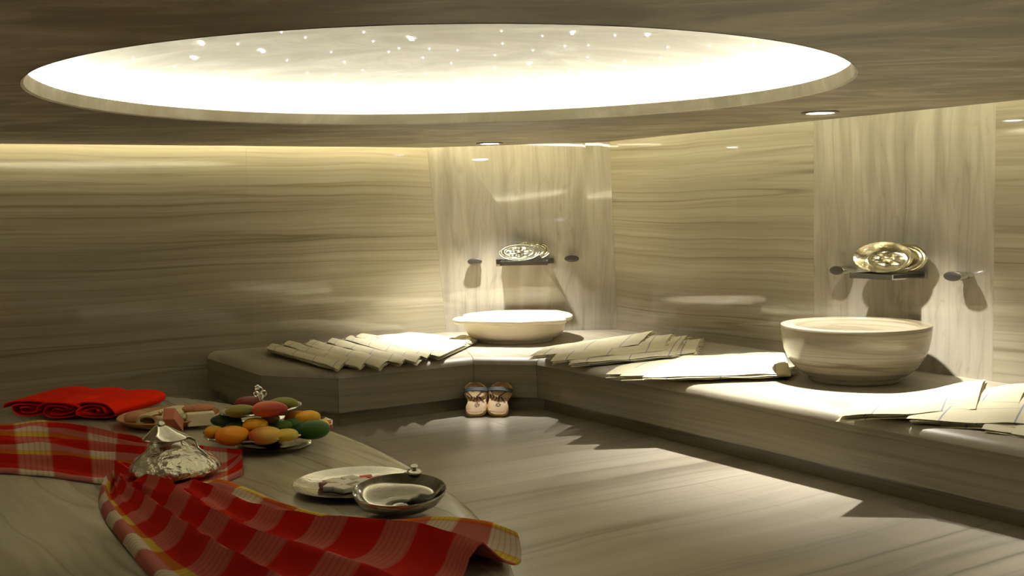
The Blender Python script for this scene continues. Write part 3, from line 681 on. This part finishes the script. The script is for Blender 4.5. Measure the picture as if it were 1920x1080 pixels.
def towel(cs, label, group, layers=3, t=0.011, fringe=(0,), seed=0, bulge=0.010, spread=0.0):
    cs = [Vector(c) for c in cs]; mb = MB(); rnd = random.Random(seed*13+5)
    e_len = (cs[1]-cs[0]).normalized()
    for l in range(layers):
        off = Vector((0, 0, (l+0.5)*t*1.12)); j = lambda: e_len*rnd.uniform(-0.02, 0.02) + Vector((0, rnd.uniform(-0.015, 0.015), 0))
        up = [Vector((0, 0, l*spread)) if q in (0, 3) else Vector() for q in range(4)]
        sheet(mb, [c+off+g+(j() if l < layers-1 else Vector()) for c, g in zip(cs, up)], t, seed+l*0.31, bulge=bulge*(0.4+0.6*l/max(1, layers-1)), uo=rnd.random()*0.05)
    o = mb.build('folded_towel', M['cream'], None, angle=55, merge=True)
    tag(o, label, 'towel', group)
    if fringe:
        mb = MB()
        for en in fringe:
            a, b_ = (cs[0], cs[3]) if en == 0 else (cs[1], cs[2]); d = -e_len if en == 0 else e_len
            n = 26
            for k in range(n):
                p = lerp(a, b_, (k+0.5)/n) + Vector((0, 0, rnd.uniform(0.3, 1)*layers*t))
                q = p + d*rnd.uniform(0.02, 0.05) + Vector((rnd.uniform(-0.015, 0.015), rnd.uniform(-0.02, 0.02), rnd.uniform(-0.012, 0.008)))
                mb.tube([p - d*0.01, lerp(p, q, 0.6)+Vector((0, 0, 0.004)), q], [0.004, 0.004, 0.0025], 4)
        tag(mb.build('fringe', M['fringe'], o), kind='stuff')
    return o
GL = 'cream towels fanned on the left bench'
left_t = [
 ('cream striped towel strip nearest the left end of the bench', [(-2.020, 9.029, 0.455), (-1.268, 7.951, 0.430), (-1.259, 8.364, 0.425), (-2.060, 9.544, 0.430)]),
 ('second cream striped towel strip from the left end of the bench', [(-1.923, 9.196, 0.458), (-1.109, 7.969, 0.432), (-1.085, 8.397, 0.425), (-1.950, 9.713, 0.430)]),
 ('third cream striped towel strip from the left end of the bench', [(-1.736, 9.221, 0.460), (-0.966, 7.936, 0.434), (-0.940, 8.405, 0.425), (-1.756, 9.758, 0.430)]),
 ('fourth cream striped towel strip from the left end of the bench', [(-1.572, 9.338, 0.460), (-0.836, 8.104, 0.434), (-0.820, 8.564, 0.425), (-1.581, 9.846, 0.430)]),
 ('fifth cream striped towel strip, third left of the white basin', [(-1.446, 9.524, 0.462), (-0.716, 8.169, 0.434), (-0.697, 8.699, 0.425), (-1.450, 10.065, 0.430)]),
 ('sixth cream striped towel strip, second left of the white basin', [(-1.381, 9.650, 0.464), (-0.662, 8.404, 0.436), (-0.621, 8.878, 0.425), (-1.362, 10.217, 0.430)]),
 ('wide bright cream towel lying flat just left of the white basin', [(-1.228, 9.736, 0.460), (-0.569, 8.405, 0.438), (-0.290, 9.674, 0.425), (-0.923, 10.227, 0.430)]),
]
for k, (lb, cs) in enumerate(left_t):
    if k < 6: towel(cs, lb, GL, 3, 0.009, (0,), k+1, 0.016)
    else: towel(cs, lb, GL, 3, 0.008, (), k+1, 0.006)
towel([(-0.546, 9.402, 0.445), (-0.417, 9.135, 0.440), (-0.320, 9.583, 0.432), (-0.428, 9.842, 0.436)], 'small shadowed towel corner tucked beside the foot of the white basin', GL, 3, 0.009, (1,), 9, 0.008)
GM = 'cream towels stacked in the bench corner'
mid_t = [
 ('lowest cream towel of the corner fan with its fringed end furthest right', [(0.499, 8.042, 0.420), (1.399, 8.487, 0.420), (1.601, 9.403, 0.420), (0.665, 8.722, 0.420)]),
 ('third cream towel from the top of the corner fan right of the white basin', [(0.395, 7.921, 0.432), (1.213, 8.307, 0.432), (1.515, 9.548, 0.432), (0.555, 8.649, 0.432)]),
 ('second cream towel from the top of the corner fan right of the white basin', [(0.270, 7.949, 0.446), (1.148, 8.455, 0.446), (1.380, 9.570, 0.446), (0.416, 8.628, 0.446)]),
 ('topmost cream towel of the corner fan right of the white basin', [(0.119, 8.148, 0.460), (0.991, 8.724, 0.460), (1.236, 9.676, 0.460), (0.285, 8.702, 0.460)]),
]
for k, (lb, cs) in enumerate(mid_t): towel(cs, lb, GM, 3, 0.009, (1,), 20+k, 0.014, 0.0025)
GR = 'cream towels left of the striped basin'
r_t = [
 ('leftmost lowest cream towel of the fan left of the striped basin', [(0.627, 7.495, 0.420), (1.365, 7.470, 0.420), (1.838, 8.483, 0.420), (0.879, 7.990, 0.420)]),
 ('middle cream towel of the fan left of the striped basin', [(0.692, 7.260, 0.434), (1.578, 7.282, 0.434), (1.961, 8.391, 0.434), (1.000, 7.877, 0.434)]),
 ('topmost bright cream towel of the fan touching the striped basin', [(0.839, 7.131, 0.448), (1.806, 7.237, 0.440), (2.033, 8.306, 0.440), (1.288, 8.122, 0.448)]),
]
for k, (lb, cs) in enumerate(r_t): towel(cs, lb, GR, 3, 0.009, (), 30+k, 0.022, 0.002)
towel([(1.548, 7.312, 0.430), (1.828, 7.322, 0.430), (1.962, 7.651, 0.425), (1.713, 7.651, 0.430)], 'shadowed towel end at the foot of the striped basin', GR, 3, 0.008, (1,), 35, 0.004)
GF = 'cream towels fanned at the right edge of the picture'
f_t = [
 ('rightmost lowest cream towel of the near fan at the picture edge', [(2.441, 5.397, 0.405), (2.808, 4.990, 0.420), (3.406, 5.907, 0.420), (2.597, 5.557, 0.420)]),
 ('fifth cream towel of the near fan from the striped basin', [(2.344, 5.498, 0.410), (2.802, 5.161, 0.425), (3.380, 6.123, 0.425), (2.537, 5.748, 0.425)]),
 ('fourth cream towel of the near fan from the striped basin', [(2.194, 5.658, 0.416), (2.722, 5.299, 0.436), (3.282, 6.278, 0.436), (2.408, 5.893, 0.434)]),
 ('third cream towel of the near fan from the striped basin', [(2.051, 5.751, 0.420), (2.622, 5.414, 0.446), (3.212, 6.446, 0.446), (2.282, 6.015, 0.443)]),
 ('second cream towel of the near fan from the striped basin', [(1.910, 5.877, 0.424), (2.543, 5.589, 0.456), (3.110, 6.630, 0.456), (2.166, 6.143, 0.452)]),
 ('first and topmost cream towel of the near fan beside the striped basin', [(1.720, 5.823, 0.424), (2.427, 5.767, 0.466), (2.875, 6.698, 0.466), (1.993, 6.207, 0.450)]),
]
for k, (lb, cs) in enumerate(f_t): towel(cs, lb, GF, 3, 0.008, (), 40+k, 0.026, 0.0025)

# ------------------------------------------------------------------ checked cloths on the table
def spline(pts, t):
    pts = [Vector(p) for p in pts]; n = len(pts)-1; x = t*n; i = min(int(x), n-1); f = x-i
    p0, p1, p2, p3 = pts[max(i-1, 0)], pts[i], pts[i+1], pts[min(i+2, n)]
    return 0.5*((2*p1) + (p2-p0)*f + (2*p0-5*p1+4*p2-p3)*f*f + (3*p1-p0-3*p2+p3)*f**3)
def cloth(name, e0, e1, nfold, amp, label, mat, nu=110, nv=90, seed=1.0, z0=ZT, press=None, gather=None, bulge=0.0, hang=(0.55, 0.06)):
    # ruled between the two long edges e0 (v=0) and e1 (v=1), folds running lengthwise
    top, bot, uvs = [], [], []
    L = sum((spline(e0, (i+1)/40)-spline(e0, i/40)).length for i in range(40))
    for i in range(nu+1):
        u = i/nu; a, b_ = spline(e0, u), spline(e1, u); r1, r2, q = [], [], []
        for j in range(nv+1):
            v = j/nv
            vv = v + 0.018*math.sin(v*math.pi*2*nfold*0.5+seed)*math.sin(math.pi*v)
            p = lerp(a, b_, min(1, max(0, vv)))
            if bulge and u > 0.85: p = p + Vector((0.9, -0.45, 0))*bulge*((u-0.85)/0.15)**2*math.sin(math.pi*min(1, (1-v)*3))*(1 if v > 0.667 else 0)
            ph = v*nfold*2*math.pi + 0.9*math.sin(u*3.1+seed) + 1.3*noise.noise(Vector((u*2.2, v*3.0, seed)))
            h = 1-abs(math.sin(ph*0.5)); h = h**1.25
            am = amp*(0.55+0.6*noise.noise(Vector((u*1.7+3, v*4, seed+5)))+0.25)
            if bulge: z_f = 0.030*max(0.0, 1-u*1.6)*(1-abs(math.sin(v*34+2*noise.noise(Vector((u*4, v*5, 2))))))
            else: z_f = 0.010*(1-abs(math.sin(v*41+3*noise.noise(Vector((u*3, v*4, 7))))))
            edge = min(1, v/0.06)*min(1, (1-v)/0.06)
            z = z0 + 0.006 + (max(0.0, am*h)+z_f)*edge + 0.004*noise.noise(Vector((p.x*9, p.y*9, seed)))
            if gather: z += gather(u, v)
            if press: z = press(p, z)
            d = table_out(p)
            if d > -0.09:
                q_ = d+0.09; drop = q_*q_*1.2 if q_ < 0.12 else 0.0173+(q_-0.12)*hang[0]
                z -= min(drop, hang[1])
            r1.append(Vector((p.x, p.y, z+0.003))); r2.append(Vector((p.x, p.y, z-0.003))); q.append((u*L, v))
        top.append(r1); bot.append(r2); uvs.append(q)
    mb = MB(); mb.grid(top, uvs=uvs); mb.grid(bot, uvs=uvs)
    mb.grid([top[0], bot[0]], uvs=[uvs[0]]*2); mb.grid([top[-1], bot[-1]], uvs=[uvs[-1]]*2)
    mb.grid([[r[0] for r in top], [r[0] for r in bot]], uvs=[[r[0] for r in uvs]]*2); mb.grid([[r[-1] for r in top], [r[-1] for r in bot]], uvs=[[r[-1] for r in uvs]]*2)
    return tag(mb.build(name, mat, angle=60), label, 'cloth', 'red checked bath cloths on the table')
EW = Vector((-1.413, 4.545, 0.500))
def press_ewer(p, z):
    d = (Vector((p.x, p.y, 0))-Vector((EW.x, EW.y, 0))).length
    k = min(1.0, max(0.0, (d-0.195)/0.08)); return lerp(min(z, ZT+0.012), z, k)
cloth('checked_cloth', [(-2.541, 4.751, 0.500), (-2.209, 4.685, 0.500), (-1.941, 4.588, 0.500), (-1.693, 4.461, 0.500), (-1.593, 4.488, 0.500), (-1.359, 4.366, 0.500), (-1.216, 4.388, 0.500), (-1.141, 4.568, 0.500)], [(-3.168, 5.955, 0.500), (-2.692, 5.677, 0.500), (-2.473, 5.781, 0.500), (-2.126, 5.567, 0.500), (-1.781, 5.219, 0.500), (-1.565, 5.050, 0.500), (-1.373, 4.978, 0.500), (-1.198, 4.805, 0.500)], 6.0, 0.075,
      'red and white checked cloth spread left of the silver ewer', M['plaid_a'], seed=2.0, press=press_ewer, hang=(2.2, 0.34))
cloth('checked_cloth', [(-1.656, 4.493, 0.500), (-1.619, 4.240, 0.500), (-1.514, 3.987, 0.500), (-1.339, 3.671, 0.500), (-1.089, 3.256, 0.500), (-0.770, 2.823, 0.500), (-0.408, 2.457, 0.500)], [(-1.609, 4.534, 0.500), (-1.372, 4.409, 0.500), (-1.148, 4.375, 0.500), (-0.795, 3.977, 0.500), (-0.501, 3.807, 0.500), (-0.202, 3.786, 0.500), (-0.020, 3.612, 0.500)], 4.0, 0.085,
      'red checked cloth fanning from the ewer over the front table edge', M['plaid_b'], seed=5.5, press=press_ewer, bulge=0.10)

# ------------------------------------------------------------------ red rolled towels
def roll(a, b_, w_, h, turns, label, seed):
    a, b_ = Vector(a), Vector(b_); d = (b_-a); L = d.length; d.normalize(); x = Vector((d.y, -d.x, 0)).normalized()
    n = int(turns*36); th = 0.0065; rows_o, rows_i = [], []; nl = 14
    for k in range(n+1):
        s_ = k/n; ang = s_*turns*2*math.pi - 0.6; r = 0.16 + 0.84*s_
        ro, ri = [], []
        for j in range(nl+1):
            t = j/nl; e = 1 - 0.22*max(0, (t-0.75)/0.25)**2
            wob = 0.05*noise.noise(Vector((s_*6, t*2, seed)))
            cx_ = math.cos(ang); sz = math.sin(ang)
            sx = math.copysign(abs(cx_)**0.8, cx_)
            X = w_*(r+wob)*sx*e; Z = h*(1.0 + (r+wob)*sz*e)
            if sz < 0: Z = h*(1.0 + r*sz*0.98)
            c = a + d*(L*t + 0.02*math.sin(ang*2+seed)*(1-t)) + x*X + Vector((0, 0, max(0.003, Z)))
            nrm = (x*cx_/w_ + Zv*sz/h).normalized()
            ro.append(c); ri.append(c - nrm*th)
        rows_o.append(ro); rows_i.append(ri)
    mb = MB(); mb.grid(rows_o); mb.grid(rows_i); mb.grid([rows_o[0], rows_i[0]]); mb.grid([rows_o[-1], rows_i[-1]])
    for j in (0, nl): mb.grid([[r[j] for r in rows_o], [r[j] for r in rows_i]])
    return tag(mb.build('rolled_towel', M['red'], angle=60), label, 'towel', 'red rolled towels on the table')
roll((-2.658, 5.992, 0.500), (-2.575, 6.516, 0.500), 0.155, 0.052, 2.6, 'leftmost plain red rolled towel with a loose corner', 1.0)
roll((-2.450, 5.910, 0.500), (-2.357, 6.455, 0.500), 0.150, 0.052, 2.6, 'middle plain red rolled towel of the three', 2.3)
roll((-2.241, 5.859, 0.500), (-2.094, 6.320, 0.500), 0.165, 0.054, 2.6, 'plain red rolled towel nearest the soap dish', 3.9)

# ------------------------------------------------------------------ silver ewer
ew = empty('silver_ewer', (EW.x, EW.y, ZT), 'engraved silver ewer with conical lid standing on the checked cloth', 'ewer')
def EZ(pr): return ([(p[0], p[1]*0.86) + tuple(p[2:]) for p in pr],)
E0 = (EW.x, EW.y, ZT+0.016)
MB().lathe(*EZ([(0.0, 0.0, 0), (0.150, 0.0, 0), (0.168, 0.006, 0), (0.182, 0.022, 0), (0.186, 0.036, 0), (0.180, 0.054, -0.002), (0.162, 0.078, -0.006), (0.135, 0.100, -0.011), (0.105, 0.120, -0.017), (0.086, 0.136, -0.022), (0.078, 0.150, -0.026)]), E0, n=72).build('body', M['silver_eng'], ew, angle=60)
MB().lathe(*EZ([(0.078, 0.150, -0.026), (0.072, 0.158, -0.028), (0.070, 0.168, -0.030), (0.074, 0.176, -0.032), (0.084, 0.180, -0.034)]), E0, n=56, cap=False).build('neck', M['silver'], ew)
lid = MB().lathe(*EZ([(0.086, 0.178, -0.034), (0.094, 0.182, -0.036), (0.092, 0.188, -0.038), (0.066, 0.206, -0.044), (0.046, 0.222, -0.049), (0.030, 0.236, -0.053), (0.018, 0.244, -0.055), (0.0, 0.246, -0.055)]), E0, n=56).build('lid', M['silver'], ew)
MB().lathe(*EZ([(0.0, 0.240, -0.055), (0.014, 0.243, -0.055), (0.019, 0.250, -0.055), (0.014, 0.258, -0.055), (0.005, 0.262, -0.055), (0.0, 0.266, -0.055)]), E0, n=24).build('knob', M['silver'], lid)
ev = Vector(E0)
MB().tube([ev+Vector((0.035, -0.01, 0.1531)), ev+Vector((0.068, -0.01, 0.1565)), ev+Vector((0.088, -0.01, 0.1462)), ev+Vector((0.092, -0.01, 0.1290)), ev+Vector((0.100, -0.01, 0.1118)), ev+Vector((0.125, -0.01, 0.0903)), ev+Vector((0.140, -0.01, 0.0757))], [0.006, 0.007, 0.007, 0.006, 0.006, 0.006, 0.004], 8).build('handle', M['silver'], ew)

# ------------------------------------------------------------------ two-tier fruit stand
FS = Vector((-1.140, 5.171, 0.500))
SZ = Vector((-0.055, 0.0, 1)).normalized(); SX = Vector((1, 0, 0.055)).normalized(); SY = Vector((0, 1, 0))
st = empty('fruit_stand', (FS.x, FS.y, ZT), 'two-tier silver fruit stand piled with fruit', 'fruit stand')
def wav_rim(r, z, t, i):
    return (r*(1+0.012*math.cos(20*t)), z) if r > 0.16 else (r, z)
MB().lathe([(0.0, 0.002), (0.120, 0.002), (0.168, 0.0), (0.176, 0.004), (0.168, 0.012), (0.150, 0.015), (0.120, 0.010), (0.05, 0.018), (0.030, 0.030), (0.022, 0.040), (0.0, 0.042)], FS+Vector((0, 0, 0.0)), n=60, mod=wav_rim).build('foot', M['silver'], st)
LB = FS + Vector((-0.015, 0, 0))
MB().lathe([(0.0, 0.030), (0.05, 0.030), (0.14, 0.036), (0.22, 0.050), (0.285, 0.070), (0.298, 0.078), (0.294, 0.083), (0.27, 0.072), (0.20, 0.054), (0.12, 0.042), (0.0, 0.038)], LB, SX, SY, SZ, 72, wav_rim).build('lower_bowl', M['silver'], st)
MB().lathe([(0.02, 0.035), (0.016, 0.06), (0.020, 0.09), (0.014, 0.12), (0.018, 0.15), (0.012, 0.158)], LB, SX, SY, SZ, 20).build('stem', M['silver'], st)
UP = FS + Vector((-0.045, 0, 0))
MB().lathe([(0.0, 0.150), (0.06, 0.151), (0.12, 0.158), (0.175, 0.170), (0.190, 0.176), (0.186, 0.181), (0.165, 0.174), (0.11, 0.163), (0.05, 0.157), (0.0, 0.156)], UP, SX, SY, SZ, 64, wav_rim).build('upper_plate', M['silver'], st)
mb = MB(); mb.tube([UP+SZ*0.156, UP+SZ*0.215, UP+SZ*0.235], [0.008, 0.006, 0.006], 8)
fin = mb.build('finial_rod', M['silver'], st)
mb = MB()
for cx_, cz, r_ in ((0.0, 0.262, 0.016), (0.020, 0.247, 0.013), (-0.014, 0.243, 0.012), (0.004, 0.233, 0.013), (-0.006, 0.276, 0.009)):
    mb.tube([UP + SZ*cz + Vector((cx_+r_*math.cos(k*math.pi/8), 0, r_*math.sin(k*math.pi/8))) for k in range(17)], 0.0038, 6, caps=False)
mb.build('finial', M['silver'], fin)
def fruit(name, kind, px, rx, rz, label, group, tilt=0.0, ry=None, pinch=0.0, yaw=0.0, stem=False):
    c = Vector(px); ry = ry or rx*0.85; rows = []
    ex = Vector((math.cos(tilt)*math.cos(yaw), math.sin(yaw), math.sin(tilt))).normalized(); ey = Zv.cross(ex).normalized(); ez = ex.cross(ey)
    n, m_ = 20, 28
    for i in range(n+1):
        t = math.pi*i/n; row = []
        x = -math.cos(t); r = math.sin(t)*(1 + pinch*x) + (0.0 if pinch == 0 else 0)
        dim = 0.0
        if pinch == 0: x = x*(1-0.10*math.exp(-(math.sin(t)/0.25)**2))
        for j in range(m_):
            q = 2*math.pi*j/m_
            row.append(ex*(rx*x) + ey*(ry*r*math.cos(q)) + ez*(rz*r*math.sin(q)))
        rows.append(row)
    mb = MB().grid(rows, True); o = mb.build(name, FM[kind], angle=80)
    o.location = c
    tag(o, label, 'fruit', group)
    if stem:
        s_ = MB().lathe([(0.0, 0.003), (0.006, 0.002), (0.007, -0.002), (0.004, -0.004)], ex*(-rx*0.99), ey, ez, -ex, 8).build('stem_end', M['burn'], None)
        s_.parent = o
    return o
k5 = 5.2/2080
GFr = 'fruit on the lower tier of the stand'; GU = 'fruit on the upper tier of the stand'
LOW = [
 ('avocado', 'avocado', (-1.352, 5.142, 0.622), 29, 13, 'dark green avocado at the left rear of the lower tier', -0.08, 0.25),
 ('apricot', 'apricot', (-1.378, 5.020, 0.595), 18, 10.5, 'small yellow-orange fruit at the far left of the lower tier', 0, 0),
 ('orange', 'orange', (-1.270, 4.930, 0.596), 31, 15.5, 'large bright orange at the front left of the lower tier', 0, 0),
 ('lime', 'lime', (-1.275, 5.061, 0.604), 24, 11, 'pale green fruit wedged behind the large orange', -0.1, 0.1),
 ('apricot', 'apricot', (-1.182, 5.002, 0.629), 23, 11.5, 'yellow-orange fruit in the middle of the lower tier', -0.05, 0),
 ('nectarine', 'nectarine', (-1.122, 4.920, 0.596), 30, 14, 'red and yellow nectarine at the front of the lower tier', 0.05, 0),
 ('lemon', 'lemon', (-1.037, 4.939, 0.592), 24, 10, 'yellow fruit right of the nectarine on the lower tier', 0.03, 0.12),
 ('lime', 'lime', (-1.078, 5.061, 0.608), 24, 9, 'green fruit behind the yellow one on the lower tier', 0.1, 0.15),
 ('lime', 'lime', (-1.023, 5.081, 0.612), 24, 11, 'rounded green fruit left of the dark avocado', 0.05, 0.1),
 ('avocado', 'avocado', (-0.932, 5.000, 0.602), 35, 15, 'large dark green avocado at the right front of the lower tier', 0.06, 0.15),
 ('nectarine', 'nectarine', (-1.149, 5.162, 0.624), 18, 9, 'reddish fruit peeking out under the upper plate', 0, 0),
 ('orange', 'orange', (-1.026, 5.202, 0.619), 26, 12, 'orange at the right rear of the lower tier', 0, 0),
 ('orange', 'apricot', (-0.962, 5.103, 0.637), 24, 12.5, 'yellowish orange on top at the right of the lower tier', 0.05, 0),
 ('lemon', 'lemon', (-0.902, 5.120, 0.597), 15, 10, 'yellow fruit showing behind the dark avocado', 0, 0),
 ('nectarine', 'red_mango', (-0.892, 5.179, 0.583), 13, 10, 'red fruit at the far right of the lower tier', 0, 0),
]
for nm, kd, p, a, b_, lb, ti, pi_ in LOW: fruit(nm, kd, p, a*k5*1.03, b_*k5*1.16, lb, GFr, ti, a*k5*(0.62 if kd in ('avocado', 'lime') else 0.85), pi_, stem=(kd in ('apricot',)))
UPF = [
 ('mango', 'dark_mango', (-1.250, 5.187, 0.693), 29, 14, 'dark red mango at the rear left of the upper plate', 0, 0.0),
 ('mango', 'green_mango', (-1.091, 5.187, 0.692), 27, 11.5, 'olive green mango at the rear right of the upper plate', -0.05, 0.12),
 ('mango', 'green_mango', (-1.249, 5.027, 0.690), 29, 11, 'long olive green fruit at the front left of the upper plate', 0.02, -0.1),
 ('mango', 'red_mango', (-1.115, 5.007, 0.700), 32, 13.5, 'bright red mango at the front of the upper plate', 0.0, -0.1),
]
for nm, kd, p, a, b_, lb, ti, pi_ in UPF: fruit(nm, kd, p, a*k5*1.03, b_*k5*1.1, lb, GU, ti, a*k5*0.62, pi_, stem=(a == 29 and b_ == 11))

# ------------------------------------------------------------------ soap dish with its contents
SD = Vector((-1.811, 5.756, 0.500))
MB_sd = MB().lathe([(0.0, 0.002), (0.17, 0.0), (0.20, 0.006), (0.245, 0.028), (0.262, 0.045), (0.257, 0.050), (0.235, 0.036), (0.19, 0.016), (0.0, 0.012)], SD, n=64).build('clay_dish', M['terracotta'])
tag(MB_sd, 'round terracotta dish holding soaps and a loofah', 'dish')
kS = 5.75/2080
GS = 'soaps and scrubbers in the clay dish'
def ellips(name, c, rx, ry, rz, mat, label, cat, seed=0, rough_=0.0, sq=1.0):
    rows = []; c = Vector(c)
    for i in range(17):
        t = math.pi*i/16; row = []
        for j in range(28):
            q = 2*math.pi*j/28
            f = lambda x: math.copysign(abs(x)**sq, x)
            p = Vector((rx*f(math.sin(t))*f(math.cos(q)), ry*f(math.sin(t))*f(math.sin(q)), rz*f(math.cos(t))))
            if rough_: p *= 1 + rough_*noise.noise(p*40+Vector((seed, 0, 0)))
            row.append(c+p)
        rows.append(row)
    return tag(MB().grid(rows, True).build(name, mat, angle=70), label, cat, GS)
ellips('soap_ball', (-1.931, 5.599, 0.564), 0.058, 0.06, 0.033, M['soap_b'], 'rounded pinkish brown soap at the left of the clay dish', 'soap', sq=0.85)
# loofah: hollow sponge tube, opening towards the viewer
a, b_ = Vector((-1.855, 5.538, 0.552)), Vector((-1.796, 5.937, 0.528)); d = (b_-a).normalized(); xx = Vector((d.y, -d.x, 0)).normalized(); zz = xx.cross(d)
if zz.z < 0: zz = -zz
rows = []
for rr, t in ((0.55, 0.10), (0.60, 0.0), (0.85, -0.01), (1.0, 0.01), (1.04, 0.2), (1.0, 0.5), (1.02, 0.8), (0.9, 0.97), (0.5, 1.0), (0.05, 1.0)):
    rows.append([a + d*((b_-a).length*t) + xx*(0.068*rr*math.cos(q*math.pi/16)) + zz*(0.040*rr*math.sin(q*math.pi/16))*(1+0.05*math.sin(q*3)) for q in range(32)])
mb = MB().grid(rows, True); mb.grid([rows[0], [lerp(a, b_, 0.35)+ (p-a)*0.1 for p in rows[0]]], True)
tag(mb.build('loofah', M['loofah'], angle=60), 'cream loofah tube with open end in the clay dish', 'loofah', GS)
mb = MB(); tw = Vector((-1.778, 5.521, 0.587))
for k in range(9):
    q = random.uniform(-1.3, 1.3); l = random.uniform(0.03, 0.075)
    mb.tube([tw, tw+Vector((math.sin(q)*l*0.5, -0.01, math.cos(q)*l*0.3)), tw+Vector((math.sin(q)*l, -0.02, math.cos(q)*l*0.42-0.01))], [0.003, 0.0025, 0.001], 5)
tag(mb.build('dried_sprig', M['soap_r'], None), 'small dried brown sprig lying on the loofah', 'sprig')
def bar(name, c, ex, ey, ez, mat, label, bev=0.006):
    mb = MB().cbox(c, ex, ey, ez); o = mb.build(name, mat, smooth=False)
    bm = bmesh.new(); bm.from_mesh(o.data); bmesh.ops.bevel(bm, geom=bm.edges[:], offset=bev, segments=2, affect='EDGES', profile=0.6); bm.to_mesh(o.data); bm.free()
    return tag(o, label, 'soap', GS)
bar('soap_bar', (-1.710, 5.499, 0.568), Vector((0.030, 0, 0)), Vector((0.012, -0.05, -0.020)), Vector((-0.018, -0.012, 0.034)), M['soap_r'], 'reddish brown soap bar tilted against the loofah')
bar('soap_bar', (-1.602, 5.598, 0.552), Vector((0.068, 0.012, 0.002)), Vector((-0.012, 0.028, 0)), Vector((-0.004, 0.008, 0.031)), M['soap_w'], 'cream white block of soap at the right of the clay dish')
ellips('soap_piece', (-1.704, 5.658, 0.542), 0.032, 0.04, 0.024, M['soap_g'], 'small pale green soap between brown bar and white block', 'soap', sq=0.7)
ellips('sponge', (-1.689, 5.859, 0.558), 0.080, 0.06, 0.021, M['pumice'], 'flat brown sponge resting at the back of the clay dish', 'sponge', 2.0, 0.10, 0.8)

# ------------------------------------------------------------------ silver plate of sweets and silver bath bowl
SPL = Vector((-0.632, 4.309, 0.500))
def hammer(r, z, t, i): return (r*(1+0.006*math.cos(36*t)), z) if r > 0.22 else (r, z)
tag(MB().lathe([(0.0, 0.002), (0.15, 0.0), (0.17, 0.003), (0.20, 0.012), (0.238, 0.026), (0.246, 0.030), (0.243, 0.034), (0.232, 0.031), (0.20, 0.018), (0.168, 0.009), (0.0, 0.008)], SPL, n=80, mod=hammer).build('silver_plate', M['silver_tray'], angle=60),
    'round silver plate with sweets near the table edge', 'plate')
rs_ = random.Random(11); sweets = []
spots = [(-0.128, -0.005, 'sweet_b', 0.014), (-0.095, 0.035, 'sweet_w', 0.030), (-0.085, -0.045, 'sweet_w', 0.030), (-0.030, 0.075, 'sweet_w', 0.031), (-0.040, 0.005, 'sweet_w', 0.032), (-0.035, -0.078, 'sweet_w', 0.028),
         (0.030, 0.085, 'sweet_r', 0.026), (0.025, 0.030, 'sweet_w', 0.031), (0.030, -0.040, 'sweet_w', 0.032), (0.085, 0.065, 'sweet_p', 0.030), (0.090, 0.0, 'sweet_w', 0.030), (0.085, -0.065, 'sweet_w', 0.029)]
LBS = ['brown sweet at the left end of the silver plate', 'white powdered sweet behind the brown one on the silver plate', 'white powdered sweet in front of the brown one on the silver plate', 'white powdered sweet at the back of the silver plate', 'white powdered sweet in the middle of the silver plate',
       'white powdered sweet at the very front of the silver plate', 'bright red sweet at the back of the silver plate', 'white powdered sweet in front of the red one', 'white powdered sweet right of the front one on the silver plate', 'pale pink sweet at the back right of the silver plate', 'white powdered sweet nearest the bath bowl handle', 'white powdered sweet half hidden by the bath bowl rim']
for k, (dx, dy, mt, s_) in enumerate(spots):
    q = rs_.uniform(0, 1.5)
    o = MB().cbox(SPL + Vector((dx, dy, 0.009+0.011)), Vector((math.cos(q), math.sin(q), 0))*s_, Vector((-math.sin(q), math.cos(q), 0))*s_, Vector((0, 0, 0.011))).build('sweet', M[mt], smooth=False)
    bm = bmesh.new(); bm.from_mesh(o.data); bmesh.ops.bevel(bm, geom=bm.edges[:], offset=0.006, segments=2, affect='EDGES', profile=0.6); bm.to_mesh(o.data); bm.free()
    tag(o, LBS[k], 'sweet', 'sweets on the silver plate')
BB = Vector((-0.424, 3.985, 0.500)); BZ = Vector((0, -0.11, 1)).normalized(); BX = Vector((1, 0, 0)); BY = BZ.cross(BX)
bb = empty('bath_bowl', (BB.x, BB.y, ZT), 'shiny silver bath bowl leaning on the edge of the silver plate', 'bowl')
BBo = BB + Vector((0, 0, 0.012))
MB().lathe([(0.0, 0.0), (0.07, 0.001), (0.115, 0.010), (0.150, 0.030), (0.166, 0.052), (0.171, 0.066), (0.168, 0.070), (0.163, 0.064), (0.146, 0.036), (0.112, 0.017), (0.06, 0.008), (0.03, 0.008), (0.022, 0.014), (0.0, 0.016)], BBo, BX, BY, BZ, 72).build('bowl', M['silver_dark'], bb, angle=60)
hp = BBo + BY*0.172 + BZ*0.070 + BX*0.04
MB().lathe([(0.0, -0.004), (0.026, -0.004), (0.030, 0.002), (0.024, 0.010), (0.012, 0.014), (0.010, 0.020), (0.016, 0.026), (0.010, 0.032), (0.0, 0.033)], hp, BX, BY, BZ, 20).build('thumb_rest', M['silver'], bb)
